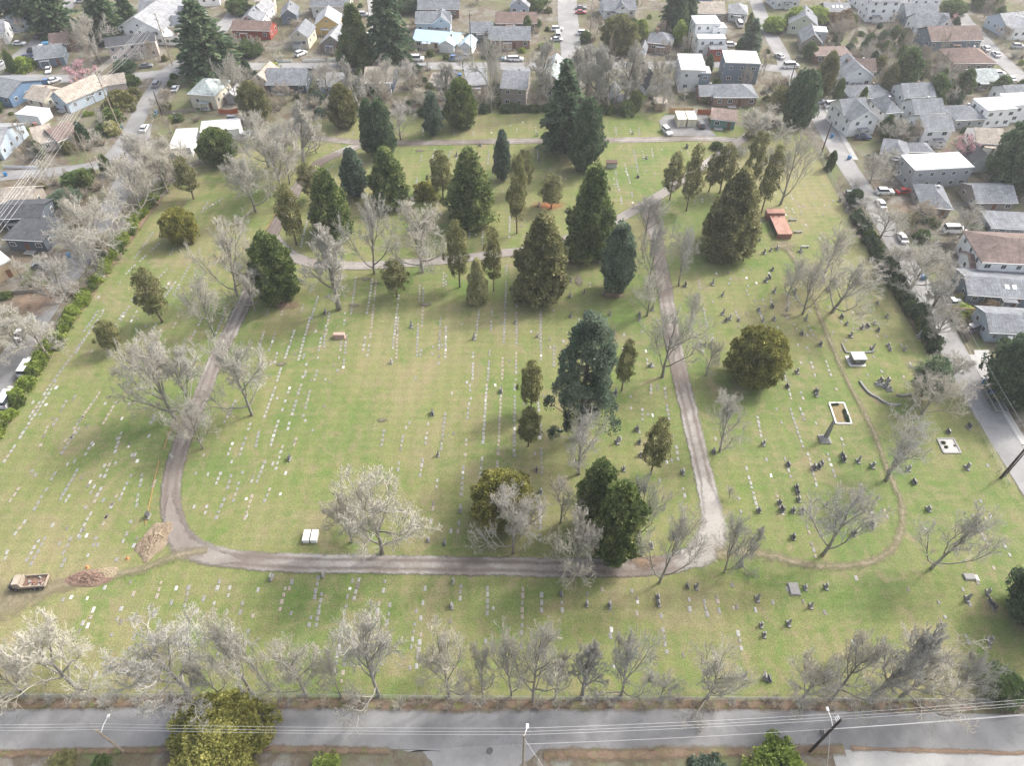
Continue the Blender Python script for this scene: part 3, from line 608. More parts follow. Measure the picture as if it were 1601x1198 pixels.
# evergreens (kind, base x, base y, top y, width, leaf material, label)
EV = [('cypress', 443, 478, 368, 76, L_CYP, 'egg-shaped green cypress by the left drive'), ('column', 584, 246, 158, 34, L_DARK, 'left stem of the dark twin cypress on the back drive'), ('column', 604, 250, 156, 38, L_DARK, 'right stem of the dark twin cypress on the back drive'),
      ('cone', 524, 374, 270, 68, L_CYP, 'broad green cypress behind the pale leafless trees'), ('column', 558, 312, 234, 42, L_BLUE, 'slim blue-green cypress in the upper lawn'), ('cone', 613, 326, 236, 66, L_CYP, 'olive green conical cypress in the upper lawn'),
      ('cone', 738, 357, 240, 82, L_CYP, 'large bright green conical cypress of the upper lawn'), ('scrag', 693, 312, 236, 38, L_OLIVE, 'narrow olive conifer beside the large conical cypress'), ('column', 785, 285, 205, 28, L_BLUE, 'slender blue-green spire conifer of the upper lawn'),
      ('fir', 880, 243, 98, 72, L_DARK, 'tall dark layered fir on the upper lawn'), ('cypress', 914, 273, 160, 55, L_DARK, 'dense dark cypress beside the tall fir'), ('cone', 918, 411, 266, 80, L_CYP, 'tall dense cypress by the drive junction'),
      ('cone', 846, 475, 343, 92, L_OLIVE, 'olive cone-shaped cypress before the middle drive'), ('column', 960, 462, 350, 54, L_BLUE, 'dark upright cypress near the central drive'), ('cone', 1131, 406, 273, 92, L_OLIVE, 'wide olive cypress right of the central drive'),
      ('round', 1166, 616, 508, 92, L_GOLD, 'golden round yew in the headstone lawn'), ('pine', 905, 692, 500, 112, L_BLUE, 'tall blue-green pine in the centre lawn'), ('column', 926, 838, 723, 70, L_CYP, 'rear one of the paired green cypresses by the near drive'),
      ('column', 955, 886, 758, 80, L_CYP, 'front one of the paired green cypresses by the near drive'), ('round', 787, 842, 733, 100, L_GOLD, 'golden round yew behind a leafless tree'), ('cone', 748, 478, 408, 34, L_CREAM, 'cream variegated conifer in the centre lawn'),
      ('round', 350, 264, 198, 58, L_CYP, 'round green cypress by the far left lawn corner'), ('round', 294, 389, 324, 56, L_GOLD, 'golden rounded tree in the left lawn'), ('cypress', 541, 203, 133, 42, L_OLIVE, 'olive egg-shaped tree on the far back lawn'),
      ('column', 678, 214, 145, 32, L_BLUE, 'slim dark conifer on the far back lawn'), ('cypress', 722, 204, 126, 52, L_CYP, 'plump green conifer on the far back lawn'), ('round', 405, 196, 126, 48, L_OLIVE, 'olive bushy tree left of the back lawn'),
      ('fir', 332, 118, 2, 92, L_DARK, 'huge dark fir behind the left street corner'), ('cone', 562, 106, 10, 56, L_CYP, 'left tall conifer between the back street houses'), ('fir', 613, 104, -45, 66, L_DARK, 'right tall fir between the back street houses'),
      ('fir', 95, 56, -50, 66, L_DARK, 'tall fir at the top left corner'), ('fir', 176, 66, -35, 56, L_DARK, 'tall fir beside the tan tree'), ('fir', 206, 44, -12, 36, L_DARK, 'small fir left of the white hall'), ('fir', 30, 32, -60, 50, L_BLUE, 'blue-green fir in the top left corner'),
      ('fir', 60, 40, -60, 50, L_DARK, 'second dark fir from the top left corner'), ('round', 1240, 205, 108, 56, L_DARK, 'dark pine by the right street bend'), ('column', 1282, 152, 82, 34, L_OLIVE, 'slim olive conifer by the right street bend'), ('scrag', 1208, 190, 132, 34, L_OLIVE, 'scruffy conifer left of the dark street pine'),
      ('round', 1570, 312, 185, 100, L_DARK, 'big dark evergreen at the right picture edge'), ('round', 1556, 650, 516, 116, L_DARK, 'dark spreading evergreen beside the right pavement'), ('round', 1566, 1000, 876, 108, L_DARK, 'dark evergreen cut by the right picture edge'),
      ('cedar', 400, 1222, 1088, 165, L_GOLD, 'big golden cedar at the near street'), ('column', 1402, 150, 76, 46, L_SHRUB, 'dark green evergreen in the back gardens'), ('column', 1452, 168, 116, 36, L_SHRUB, 'medium evergreen behind the townhouses'), ('column', 1500, 152, 108, 28, L_SHRUB, 'dark garden evergreen near the brown roof'),
      ('column', 1380, 155, 100, 26, L_OLIVE, 'small olive evergreen in the back gardens'), ('fir', 1170, 86, 30, 34, L_BLUE, 'blue fir right of the white stepped house'), ('fir', 1046, 50, -25, 34, L_DARK, 'left dark conifer behind the brick cottage'), ('fir', 1072, 52, -28, 34, L_DARK, 'right dark conifer behind the brick cottage'),
      ('column', 1058, 60, -10, 26, L_DARK, 'dark conifer between two firs'), ('round', 965, 90, 22, 60, L_OLIVE, 'olive bushy tree by the pale back street'), ('column', 1000, 62, 30, 26, L_LIME, 'lime green tree behind the brick cottage'), ('column', 1060, 72, 32, 24, L_LIME, 'lime green tree right of the brick cottage'),
      ('round', 1206, 54, 24, 36, L_LIME, 'lime green tree near the right bend'), ('round', 1242, 48, 10, 40, L_LIME, 'left lime mound tree behind the cream house'), ('round', 1272, 42, 8, 40, L_LIME, 'right lime mound tree behind the cream house'), ('round', 1262, 95, 64, 22, L_SHRUB, 'dark rounded bush tree left of the slate house'),
      ('round', 1485, 26, 2, 42, L_SHRUB, 'dark rounded tree at the top right'), ('round', 1535, 18, -8, 50, L_SHRUB, 'second dark rounded tree at the top right'), ('column', 1555, 42, 10, 20, L_SHRUB, 'narrow evergreen beside the far right house'), ('column', 1558, 152, 118, 28, L_SHRUB, 'evergreen below the pale green roof'),
      ('column', 1590, 148, 124, 18, L_CYP, 'clipped narrow evergreen at the right edge'), ('column', 1567, 140, 124, 12, L_CYP, 'tiny clipped evergreen near the right edge'), ('round', 832, 22, -14, 50, L_SHRUB, 'dark rounded tree left of the pale back street'), ('round', 835, 46, 28, 24, L_SHRUB, 'round bush left of the pale back street'),
      ('round', 640, 24, -6, 44, L_DARK, 'dark tree behind the tall fir'), ('round', 395, 92, 62, 40, L_SHRUB, 'dark hedge tree right of the huge fir'), ('round', 376, 26, -6, 38, L_SHRUB, 'dark tree at the top of the left rise'), ('round', 200, 118, 92, 36, L_DARK, 'dark bush tree below the white hall'),
      ('column', 940, 155, 88, 22, L_DARK, 'dark ivy-clad trunk among the tall leafless trees'), ('round', 1385, 60, 44, 20, L_BLUE, 'bluish evergreen below the white townhouse'), ('round', 1370, 118, 86, 26, L_OLIVE, 'olive tree in the back gardens'), ('scrag', 1440, 620, 558, 58, L_DARK, 'drooping dark conifer at the end of the right hedge'),
      ('round', 130, 300, 270, 50, L_SHRUB, 'dark evergreen bush by the left street'), ('round', 110, 330, 296, 50, L_BLUE, 'bluish evergreen by the black-roofed houses'), ('round', 1525, 1106, 1060, 70, L_SHRUB, 'dark green bush tree at the near right verge')]
for k, bx, by, ty, wp, lm, lab in EV: tree(k, bx, by, ty, wp, lab, mats=[lm])
for r in [(254, 504, 420, 48), (303, 311, 244, 36), (182, 548, 502, 38), (621, 464, 406, 42), (719, 449, 346, 38), (772, 455, 356, 32), (808, 365, 243, 34), (862, 326, 272, 40), (830, 642, 566, 38), (826, 698, 638, 38), (972, 611, 532, 30), (1017, 742, 652, 44),
          (1047, 313, 238, 34), (1073, 330, 226, 34), (1125, 302, 224, 34), (1170, 297, 204, 34), (1190, 333, 228, 30), (464, 383, 288, 40), (490, 312, 254, 34), (1108, 300, 240, 26), (820, 300, 232, 30)]:
    tree('scrag', *r, 'thin olive bare-trunked conifer', mats=[L_OLIVE], group='thin olive conifers of the cemetery', wscale=1.0)
# ------------------------------------------------------------------ hedges and garden shrubs, one object each
def shrub(px, py, wpx, desc, mat=None, hk=1.0, group=None, name='shrub', world=None):
    w_ = world[1] if world else wpx * mpp(px, py); p = world[0] if world else G(px, py); s = w_ / 2.3
    o = inst(name, random.choice(SHRUB), None, p, (0, 0, random.random() * 6.28), (s, s, s * hk * random.uniform(.85, 1.15)), [mat or L_SHRUB]); reg(o, desc, 'shrub', group); return o
def along(pts, n):
    L = [G(*p) for p in pts]; seg = [(L[i + 1] - L[i]).length for i in range(len(L) - 1)]; tot = sum(seg); out = []
    for k in range(n):
        d = tot * (k + .5) / n
        for i, s in enumerate(seg):
            if d <= s: out.append(L[i].lerp(L[i + 1], d / s)); break
            d -= s
    return out
def jit(p, a): return Vector((p.x + random.uniform(-a, a), p.y + random.uniform(-a, a), 0))
for p in along([(-12, 690), (25, 632), (60, 575), (120, 485), (170, 412), (215, 345), (258, 292)], 46):
    shrub(0, 0, 0, 'yellow-green left hedge bush', random.choice([L_LIME, L_LIME, L_LIME, L_CYP]), random.uniform(.8, 1.2), 'bushes of the left boundary hedge', 'hedge_bush', (jit(p, .7), random.uniform(2.0, 3.4)))
for p in along([(1338, 338), (1358, 378), (1385, 425), (1412, 468), (1440, 515), (1462, 556)], 30):
    shrub(0, 0, 0, 'dark right hedge bush', random.choice([L_DARK, L_SHRUB, L_DARK]), random.uniform(1.2, 1.8), 'bushes of the right boundary hedge', 'hedge_bush', (jit(p, .5), random.uniform(2.2, 3.4)))
for p in along([(785, 174), (840, 173), (900, 173), (985, 178)], 20) + along([(655, 182), (735, 176)], 7):
    shrub(0, 0, 0, 'green back hedge bush', random.choice([L_SHRUB, L_CYP]), 1.1, 'bushes of the back hedge', 'hedge_bush', (jit(p, .5), random.uniform(2.0, 3.6)))
for px, py, wd_, m, k in [(978, 178, 24, L_CYP, 1.1), (1120, 232, 16, L_SHRUB, 1), (1130, 235, 12, L_SHRUB, .9), (665, 306, 30, L_GOLD, 1.1), (1212, 1206, 78, L_LIME, .8), (1105, 1210, 48, L_BLUE, .7), (512, 1204, 40, L_LIME, .6), (160, 1198, 26, L_SHRUB, .7), (98, 1196, 34, L_OLIVE, .4), (500, 180, 16, L_BLUE, 1), (495, 158, 22, L_BLUE, 1),
                      (40, 108, 30, L_LIME, .9), (270, 190, 12, L_LIME, 1), (175, 190, 34, L_CYP, .9), (175, 208, 26, L_CREAM, 1), (165, 210, 24, L_SHRUB, 1), (208, 133, 22, L_SHRUB, 1), (210, 152, 20, L_OLIVE, 1), (190, 168, 40, L_OLIVE, .9), (80, 155, 10, L_OLIVE, 1), (212, 155, 8, L_PINK, 1), (1422, 345, 20, L_GOLD, .8), (1440, 375, 22, L_SHRUB, 1.2),
                      (1500, 468, 16, L_CREAM, .8), (1545, 484, 26, L_DRY, .9), (1500, 485, 30, L_LIME, .5), (1515, 490, 18, L_CREAM, .5), (1352, 18, 14, L_SHRUB, 1), (1318, 40, 30, L_DRY, 1.2), (1298, 40, 24, L_DRY, 1.2), (425, 108, 22, L_LIME, .6), (575, 72, 20, L_OLIVE, 1), (625, 77, 30, L_SHRUB, .5), (697, 92, 8, L_CYP, 1.2), (1175, 215, 20, L_GOLD, .9)]:
    shrub(px, py, wd_, 'rounded garden shrub', m, k)
for p in along([(-20, 1098), (300, 1096), (600, 1100), (900, 1098), (1250, 1101), (1620, 1106)], 60):
    s = random.uniform(.5, 1.1); o = inst('brush', random.choice(BRUSH), None, jit(p, .7), (0, 0, random.random() * 6), (s * 1.2, s * 1.2, s * .75), [random.choice([TWIGB, TWIG, TWIGB])]); reg(o, 'tan leafless roadside brush', 'shrub', 'leafless brush along the near fence')
# ------------------------------------------------------------------ houses
CW = {'white': (.84, .84, .83), 'cream': (.60, .55, .44), 'lblue': (.40, .47, .54), 'blue': (.13, .21, .32), 'navy': (.035, .06, .12), 'red': (.30, .07, .05), 'taupe': (.29, .255, .22), 'grey': (.34, .35, .36), 'lgrey': (.60, .61, .61), 'dgrey': (.10, .12, .14), 'green': (.13, .24, .21), 'yellow': (.60, .43, .17), 'beige': (.52, .45, .41), 'brown': (.16, .10, .07), 'cgreen': (.50, .53, .42), 'tan': (.42, .33, .22), 'slateblue': (.16, .20, .24)}
CR = {'slate': (.18, .19, .205), 'dark': (.065, .068, .075), 'brown': (.165, .125, .11), 'tan': (.33, .29, .245), 'grey': (.26, .265, .275), 'lgrey': (.38, .38, .39), 'white': (.60, .60, .59), 'bluemetal': (.40, .55, .66), 'gre': (.30, .335, .33), 'rust': (.175, .125, .108)}
WALLM = {}; ROOFM = {}
def wallm(k):
    if k not in WALLM: WALLM[k] = m_brick('brick_wall', (.26, .115, .085)) if k == 'brick' else m_wall(k + '_siding', CW[k])
    return WALLM[k]
def roofm(k):
    if k not in ROOFM: ROOFM[k] = plain(k + '_membrane', CR[k], .7, .08, .4) if k in ('white', 'bluemetal') else m_roof(k + '_shingles', CR[k])
    return ROOFM[k]
TRIM = plain('white_trim', (.72, .72, .70), .6, .08); GLASS = NT('window_glass').done((.035, .042, .05), .12, .6); DOORM = plain('brown_door', (.17, .085, .05), .6); DOORW = plain('white_door', (.66, .66, .64), .6, .08)
CHIM = m_brick('chimney_brick', (.28, .12, .085)); METAL = plain('grey_metal', (.38, .39, .40), .45, .15, 2, .5, .6); WOOD = plain('cedar_boards', (.46, .30, .16), .85, .25, .8); WOODG = plain('weathered_boards', (.24, .21, .18), .9, .25, .8); WOODR = plain('red_boards', (.34, .10, .045), .85, .2, .8)
b = MB(); b.box(-.5, -.06, -.5, .5, .05, .5); WFR = b.mesh('window', TRIM)
b = MB(); b.box(-.42, -.075, -.42, -.03, -.05, .42); b.box(.03, -.075, -.42, .42, -.05, .42); WPN = b.mesh('pane', GLASS)
b = MB(); b.box(-.5, -.05, 0, .5, .05, 1); DR = b.mesh('door', DOORM)
b = MB(); b.box(-.12, -.02, -.12, .12, .06, .12); VENT = b.mesh('vent', METAL)
HOUSES = []
def window(par, x, y, z, wd_, h, rz):
    f = inst('window', WFR, par, (x, y, z), (0, 0, rz), (wd_, 1, h)); inst('pane', WPN, f)
def volume(par, x0, y0, wd_, d, wh, roof, rise, wk, rk, z0=0, wins=True, door=False, ov=.45, chim=False, garage=False, sky=0):
    x1 = x0 + wd_; y1 = y0 + d; zt = z0 + wh; wm = wallm(wk); rm = roofm(rk); W = MB(); Rf = MB(); th = .16
    cx = (x0 + x1) / 2; cy = (y0 + y1) / 2
    if roof == 'gy':
        W.prism([(x0, z0), (x1, z0), (x1, zt), (cx, zt + rise - .02), (x0, zt)], 'y', y0, y1); sl = rise / (wd_ / 2); e = zt - ov * sl
        for s in (-1, 1):
            xe = cx + s * (wd_ / 2 + ov); P = [(xe, e + .03), (cx, zt + rise + .03), (cx, zt + rise + th + .03), (xe, e + th + .03)]
            Rf.prism(P if s < 0 else P[::-1], 'y', y0 - ov, y1 + ov)
    elif roof == 'gx':
        W.prism([(y0, z0), (y1, z0), (y1, zt), (cy, zt + rise - .02), (y0, zt)][::-1], 'x', x0, x1); sl = rise / (d / 2); e = zt - ov * sl
        for s in (-1, 1):
            ye = cy + s * (d / 2 + ov); P = [(ye, e + .03), (cy, zt + rise + .03), (cy, zt + rise + th + .03), (ye, e + th + .03)]
            Rf.prism(P[::-1] if s < 0 else P, 'x', x0 - ov, x1 + ov)
    elif roof == 'hip':
        W.box(x0, y0, z0, x1, y1, zt); a, b_, c_, d_ = x0 - ov, y0 - ov, x1 + ov, y1 + ov; zb = zt + .02; zt2 = zt + rise
        m = min(c_ - a, d_ - b_) / 2
        if c_ - a >= d_ - b_: r1, r2 = (a + m, cy, zt2), (c_ - m, cy, zt2)
        else: r1, r2 = (cx, b_ + m, zt2), (cx, d_ - m, zt2)
        A, B, C, D = (a, b_, zb), (c_, b_, zb), (c_, d_, zb), (a, d_, zb)
        if c_ - a >= d_ - b_:
            Rf.quad(A, B, r2, r1); Rf.poly([B, C, r2]); Rf.quad(C, D, r1, r2); Rf.poly([D, A, r1])
        else:
            Rf.poly([A, B, r1]); Rf.quad(B, C, r2, r1); Rf.poly([C, D, r2]); Rf.quad(D, A, r1, r2)
        Rf.quad(D, C, B, A); Rf.box(a, b_, zb - .18, c_, d_, zb - .005)
    else:
        W.box(x0, y0, z0, x1, y1, zt); o2 = .12 if roof == 'flat' else ov
        Rf.box(x0 - o2, y0 - o2, zt + .004, x1 + o2, y1 + o2, zt + .2)
        if roof == 'flat':
            for q in ((x0 - o2, y0 - o2, x1 + o2, y0 + .1), (x0 - o2, y1 - .1, x1 + o2, y1 + o2)): Rf.box(q[0] - .01, q[1] - .01, zt + .19, q[2] + .01, q[3] + .01, zt + .34)
    W.build('wall', wm, par); ro = Rf.build('roof', rm, par)
    if roof in ('gx', 'hip', 'shed'):
        q = MB(); q.box(x0 - ov, y0 - ov - .12, zt - (ov * rise / (d / 2) if roof == 'gx' else .02), x1 + ov, y0 - ov - .006, zt - (ov * rise / (d / 2) if roof == 'gx' else .02) + .12); q.build('gutter', TRIM, ro)
    if roof == 'gy':
        q = MB(); s_ = rise / (wd_ / 2)
        for g_ in (-1, 1): xe = cx + g_ * (wd_ / 2 + ov + .02); ze = zt - ov * s_; q.poly([(xe, y0 - ov - .03, ze - .12), (cx, y0 - ov - .03, zt + rise - .1), (cx, y0 - ov - .03, zt + rise + .22), (xe, y0 - ov - .03, ze + .2)][::g_])
        q.build('barge_board', TRIM, ro)
    if wins and wd_ > 6 and roof != 'flat':
        px_ = x0 + wd_ * random.uniform(.3, .6); q = MB(); q.box(px_ - 1.3, y0 - 1.7, z0 + .1, px_ + 1.3, y0 - .01, z0 + .3); q.build('porch_step', CONC, par)
        if random.random() < .5: q = MB(); q.box(px_ - 1.6, y0 - 2.0, z0 + 2.45, px_ + 1.6, y0 - .02, z0 + 2.6); q.build('porch_roof', rm, par); q = MB(); q.box(px_ - 1.5, y0 - 1.9, z0 + .3, px_ - 1.38, y0 - 1.78, z0 + 2.45); q.box(px_ + 1.38, y0 - 1.9, z0 + .3, px_ + 1.5, y0 - 1.78, z0 + 2.45); q.build('porch_post', TRIM, par)
    if chim:
        c = MB(); c.box(-.4, -.4, 0, .4, .4, 1.7); c.box(-.46, -.46, 1.7, .46, .46, 1.85); c.build('chimney', CHIM, ro, (x0 + wd_ * .3, cy + d * .12, zt + rise * .5))
    elif roof in ('gx', 'gy', 'hip') and wins and random.random() < .4:
        c = MB(); c.box(-.3, -.3, 0, .3, .3, 1.2); c.build('chimney', random.choice((CHIM, METAL)), ro, (cx + wd_ * .12, cy + d * .1, zt + rise * .6))
    for i in range(random.randint(1, 3) if roof != 'flat' else 1): inst('vent', VENT, ro, (x0 + wd_ * random.uniform(.2, .8), y0 + d * (.3 if roof != 'gy' else random.uniform(.3, .7)), zt + rise * (.58 if roof == 'gx' else .55) + .1 if roof != 'flat' else zt + .28))
    for i in range(sky):
        s_ = math.atan2(rise, d / 2); q = MB(); q.box(-.45, -.6, .02, .45, .6, .12); so = q.build('skylight', TRIM, ro, (cx + (i - (sky - 1) / 2) * 1.6, y0 + d * .25, zt + rise * .5 + .18)); so.rotation_euler = (s_, 0, 0)
    if not wins: return
    fl = 2 if wh > 4.6 else 1
    if wh > 7.5: fl = 3
    fh = wh / fl; nx = max(1, int(wd_ / 3.0)); ny = max(1, int(d / 3.6))
    for k in range(fl):
        z = z0 + k * fh + fh * .56
        for i in range(nx):
            x = x0 + wd_ * (i + .5) / nx + random.uniform(-.25, .25)
            if k == 0 and door and i == nx // 2: inst('door', DR, par, (x, y0 - .02, z0 + .05), (0, 0, 0), (1.0, 1, 2.1)); continue
            if k == 0 and garage and i == 0:
                q = inst('garage_door', DR, par, (x0 + min(2.9, wd_ * .35), y0 - .02, z0 + .03), (0, 0, 0), (min(4.8, wd_ * .55), 1, 2.3), [DOORW]); continue
            window(par, x, y0, z, random.choice((1.0, 1.15, 1.5)), min(1.2, fh * .48), 0)
        for i in range(ny):
            y = y0 + d * (i + .5) / ny + random.uniform(-.3, .3); h = min(1.25, fh * .45)
            window(par, x0, y, z, 1.1, h, -math.pi / 2); window(par, x1, y, z, 1.1, h, math.pi / 2)
    if roof == 'gy' and rise > 1.8: window(par, cx, y0, zt + rise * .32, .9, .8, 0)
def house(nl, nr, d, wh, roof, rise, wk, rk, desc, extras=(), cat='house', name='house', **kw):
    a = G(*nl); b_ = G(*nr); wd_ = (b_ - a).length; rz = math.atan2(b_.y - a.y, b_.x - a.x); e = empty(name, a, rz); e.location.z = .02
    volume(e, 0, 0, wd_, d, wh, roof, rise, wk, rk, **kw)
    for ex in extras: volume(e, ex[0] * wd_, *ex[1:9], **(ex[9] if len(ex) > 9 else {}))
    c = a + (b_ - a) / 2 + Vector((-math.sin(rz), math.cos(rz), 0)) * d / 2; HOUSES.append((c.x, c.y, math.hypot(wd_, d) * .5, a, rz, wd_, d)); reg(e, desc, cat); return e
D_ = dict(door=True); CH = dict(door=True, chim=True)
# left side
house((-16, 160), (22, 168), 13, 3.6, 'gx', 2.2, 'blue', 'slate', 'blue bungalow with slate roof at the left edge', **D_)
house((46, 165), (74, 171), 9, 2.8, 'gx', 2.0, 'cream', 'tan', 'small cream bungalow with faded tan roof', **D_)
house((88, 168), (112, 177), 14, 3.6, 'gy', 2.6, 'lblue', 'tan', 'pale blue gabled house with long grey-tan roof', **CH)
house((30, 191), (66, 195), 5.5, 2.5, 'flat', 0, 'white', 'white', 'low white flat-roofed garage between left houses', name='garage', wins=False)
house((-30, 250), (8, 250), 15, 3.6, 'gx', 2.6, 'lblue', 'grey', 'light blue house with wide grey roof, left edge', **D_)
house((66, 240), (92, 234), 11, 3.2, 'gx', 2.4, 'beige', 'tan', 'tan-roofed house with orange chimney', chim=True)
house((98, 236), (130, 222), 8, 3.2, 'gx', 2.2, 'cream', 'brown', 'brown-roofed house beside the orange chimney house', **D_)
house((134, 165), (150, 160), 7, 2.6, 'shed', 0, 'brown', 'dark', 'dark flat-roofed carport behind the wires', name='carport', wins=False)
house((168, 145), (200, 140), 7, 2.6, 'gx', 1.6, 'beige', 'tan', 'tan-roofed garage by the left street corner', name='garage', wins=False)
house((62, 106), (104, 101), 9, 3.2, 'gx', 2.4, 'slateblue', 'slate', 'dark blue bungalow with white windows', **D_)
house((84, 82), (112, 80), 8, 3.0, 'gx', 2.2, 'brown', 'brown', 'brown-roofed house behind the dark blue bungalow')
house((176, 97), (250, 87), 7, 5.4, 'gx', 1.6, 'beige', 'dark', 'long two-storey beige apartment block with dark roof', cat='building', name='apartment_block')
house((192, 66), (258, 70), 26, 5.2, 'gy', 4.2, 'white', 'grey', 'large white hall with grey gable roof', [(1.0, 7, 7, 6, 4.6, 'gx', 2.2, 'white', 'slate'), (1.0, 14, 9, 6, 5.4, 'gx', 2.5, 'white', 'slate'), (1.0, 0, 6, 6, 2.8, 'flat', 0, 'white', 'white')], cat='building', name='hall')
house((225, 38), (292, 36), 13, 5, 'gx', 3, 'beige', 'slate', 'slate-roofed long house behind the white hall', cat='building', name='hall')
house((302, 168), (342, 171), 11, 4.6, 'hip', 2.4, 'cream', 'gre', 'cream house with green-grey hip roof', **D_)
house((355, 162), (374, 163), 6, 2.5, 'gy', 1.4, 'grey', 'lgrey', 'small grey garage by the orange fence', name='garage', wins=False)
house((318, 223), (378, 217), 7, 3.0, 'flat', 0, 'white', 'white', 'white flat-roofed building beside the back lawn', wins=False, cat='building', name='shed')
house((268, 247), (302, 245), 12, 2.6, 'flat', 0, 'lgrey', 'white', 'low white-roofed carport by the left lawn corner', wins=False, name='carport')
house((18, 391), (76, 394), 9, 3.4, 'shed', 0, 'dgrey', 'dark', 'black flat-roofed house with white trim', **D_)
house((8, 360), (72, 358), 8, 3.6, 'gx', 1.2, 'dgrey', 'dark', 'black-roofed house behind the white-trimmed one')
house((10, 330), (58, 328), 7, 2.8, 'gx', 1.8, 'taupe', 'tan', 'tan-roofed house left of the wires', **D_)
house((-12, 448), (30, 428), 9, 3.8, 'flat', 0, 'tan', 'white', 'white-roofed house with orange porch, left edge', **D_)
house((-20, 72), (16, 68), 10, 4.5, 'gx', 2.4, 'white', 'grey', 'white house at the top left edge', **D_)
house((12, 52), (48, 48), 9, 3.2, 'hip', 2, 'lblue', 'slate', 'low slate-roofed house below the corner firs')
# behind the back street, left to right
house((300, 12), (345, 8), 10, 4.2, 'gx', 2.4, 'white', 'brown', 'white house with brown roof behind the hall')
house((380, 52), (410, 52), 9, 4.2, 'gy', 2.6, 'white', 'slate', 'white gabled house near the red house')
house((366, 60), (424, 62), 8, 3.4, 'gx', 1.8, 'red', 'rust', 'dark red house with rust-brown roof', **CH)
house((400, 38), (416, 39), 10, 4.6, 'gy', 2.4, 'white', 'grey', 'white gabled house at the top beside a red one')
house((405, 24), (432, 22), 10, 5.5, 'gx', 2, 'cream', 'tan', 'cream house at the top behind the gabled ones')
house((442, 38), (466, 37), 9, 3.4, 'gy', 2.2, 'slateblue', 'slate', 'small slate gabled house with white side')
house((458, 76), (484, 77), 10, 4.4, 'gy', 2.4, 'cream', 'slate', 'narrow cream craftsman house with carport', garage=True)
house((496, 55), (532, 54), 10, 4.0, 'gy', 3.0, 'yellow', 'lgrey', 'yellow house with pale grey roof')
house((504, 80), (538, 82), 12, 3.0, 'gy', 2.8, 'taupe', 'grey', 'tan cottage with grey gable roof below the yellow house', **D_)
house((490, 28), (548, 28), 10, 4.6, 'gx', 3.2, 'lgrey', 'slate', 'row house with long slate roof and many windows', cat='building', name='row_house')
house((420, 146), (480, 146), 11, 3.2, 'gx', 2.8, 'dgrey', 'slate', 'dark slate-roofed house behind leafless trees', **D_)
house((396, 142), (424, 144), 10, 3.4, 'gy', 2.4, 'cream', 'tan', 'cream house with pale tan roof', **D_)
house((503, 148), (540, 148), 10, 3.0, 'gx', 2.0, 'lblue', 'grey', 'pale blue house veiled by leafless branches')
house((572, 143), (614, 144), 11, 3.6, 'gx', 2.2, 'navy', 'tan', 'navy blue house with white bays', [(.1, -1.2, 2.6, 1.4, 3.4, 'shed', 0, 'white', 'white'), (.6, -1.2, 3.4, 1.4, 3.4, 'shed', 0, 'white', 'white')])
house((648, 74), (716, 80), 9, 2.8, 'gx', 2.0, 'cream', 'bluemetal', 'bungalow with pale blue metal roof', [(.62, -2.2, 5.4, 8, 2.8, 'gy', 1.6, 'white', 'bluemetal', dict(garage=True)), (1.08, -2.0, 4.4, 7, 2.8, 'gy', 1.6, 'white', 'bluemetal', dict(garage=True))], **D_)
house((652, 54), (704, 54), 9, 4.4, 'gx', 2.4, 'lblue', 'slate', 'blue-grey house behind the blue metal roof', [(.5, -.6, 6.5, 8, 4.4, 'gy', 2.4, 'lblue', 'slate')])
house((655, 28), (718, 28), 11, 3.6, 'gx', 3.2, 'brown', 'slate', 'dark brown house with broad slate roof', **CH)
house((672, 144), (704, 145), 9, 2.6, 'hip', 1.6, 'cream', 'tan', 'low cream bungalow before the back street', **D_)
house((732, 148), (762, 146), 13, 3.4, 'gx', 2.2, 'white', 'grey', 'white house with grey roof left of the taupe block', **D_)
house((784, 166), (822, 168), 15, 6.2, 'gx', 2.2, 'taupe', 'slate', 'tall taupe apartment house with slate roof', cat='building', name='apartment_block')
house((846, 152), (872, 154), 16, 6.0, 'gy', 2.0, 'taupe', 'gre', 'tall taupe house with green-grey roof', cat='building', name='apartment_block')
house((765, 76), (828, 76), 10, 3.4, 'gx', 2.6, 'brick', 'slate', 'brick house with dark slate roof', **D_)
house((776, 48), (838, 48), 9, 3.0, 'gx', 2.2, 'brick', 'rust', 'rust-roofed house behind the brick one')
house((735, 62), (770, 62), 8, 3.0, 'gx', 2, 'grey', 'slate', 'grey house left of the brick one')
house((798, 24), (826, 26), 10, 4, 'gy', 2.6, 'lblue', 'grey', 'pale blue gabled house left of the pale back street')
house((944, 30), (992, 28), 10, 3.6, 'gx', 3.0, 'lgrey', 'slate', 'slate house with white dormer right of the pale back street', [(.35, -1.2, 5, 6, 3.6, 'gy', 2.2, 'white', 'slate')])
house((1011, 80), (1047, 84), 9, 3.2, 'hip', 2.4, 'brick', 'slate', 'brick cottage with slate hip roof', **CH)
house((998, 90), (1008, 91), 6, 2.6, 'gy', 1.4, 'white', 'slate', 'small white garage beside the brick cottage', wins=False, name='garage')
house((1088, 87), (1130, 86), 6, 5.6, 'flat', 0, 'white', 'white', 'white stepped modern house with flat roofs', [(.0, 6, 9, 8, 8.6, 'flat', 0, 'white', 'white'), (.62, 5, 5, 5, 7.4, 'flat', 0, 'white', 'white')])
house((1108, 93), (1132, 93), 4, 3.8, 'shed', 0, 'red', 'slate', 'red garden studio before the white stepped house', name='studio')
house((1086, 34), (1130, 34), 10, 3.4, 'gx', 2.4, 'taupe', 'tan', 'house with wide grey-tan roof behind the white one')
house((1080, 14), (1112, 14), 10, 6, 'gx', 2, 'blue', 'slate', 'tall blue house at the top edge')
house((1138, 32), (1165, 34), 9, 3.0, 'hip', 2, 'lgrey', 'grey', 'pale grey-roofed house near the top')
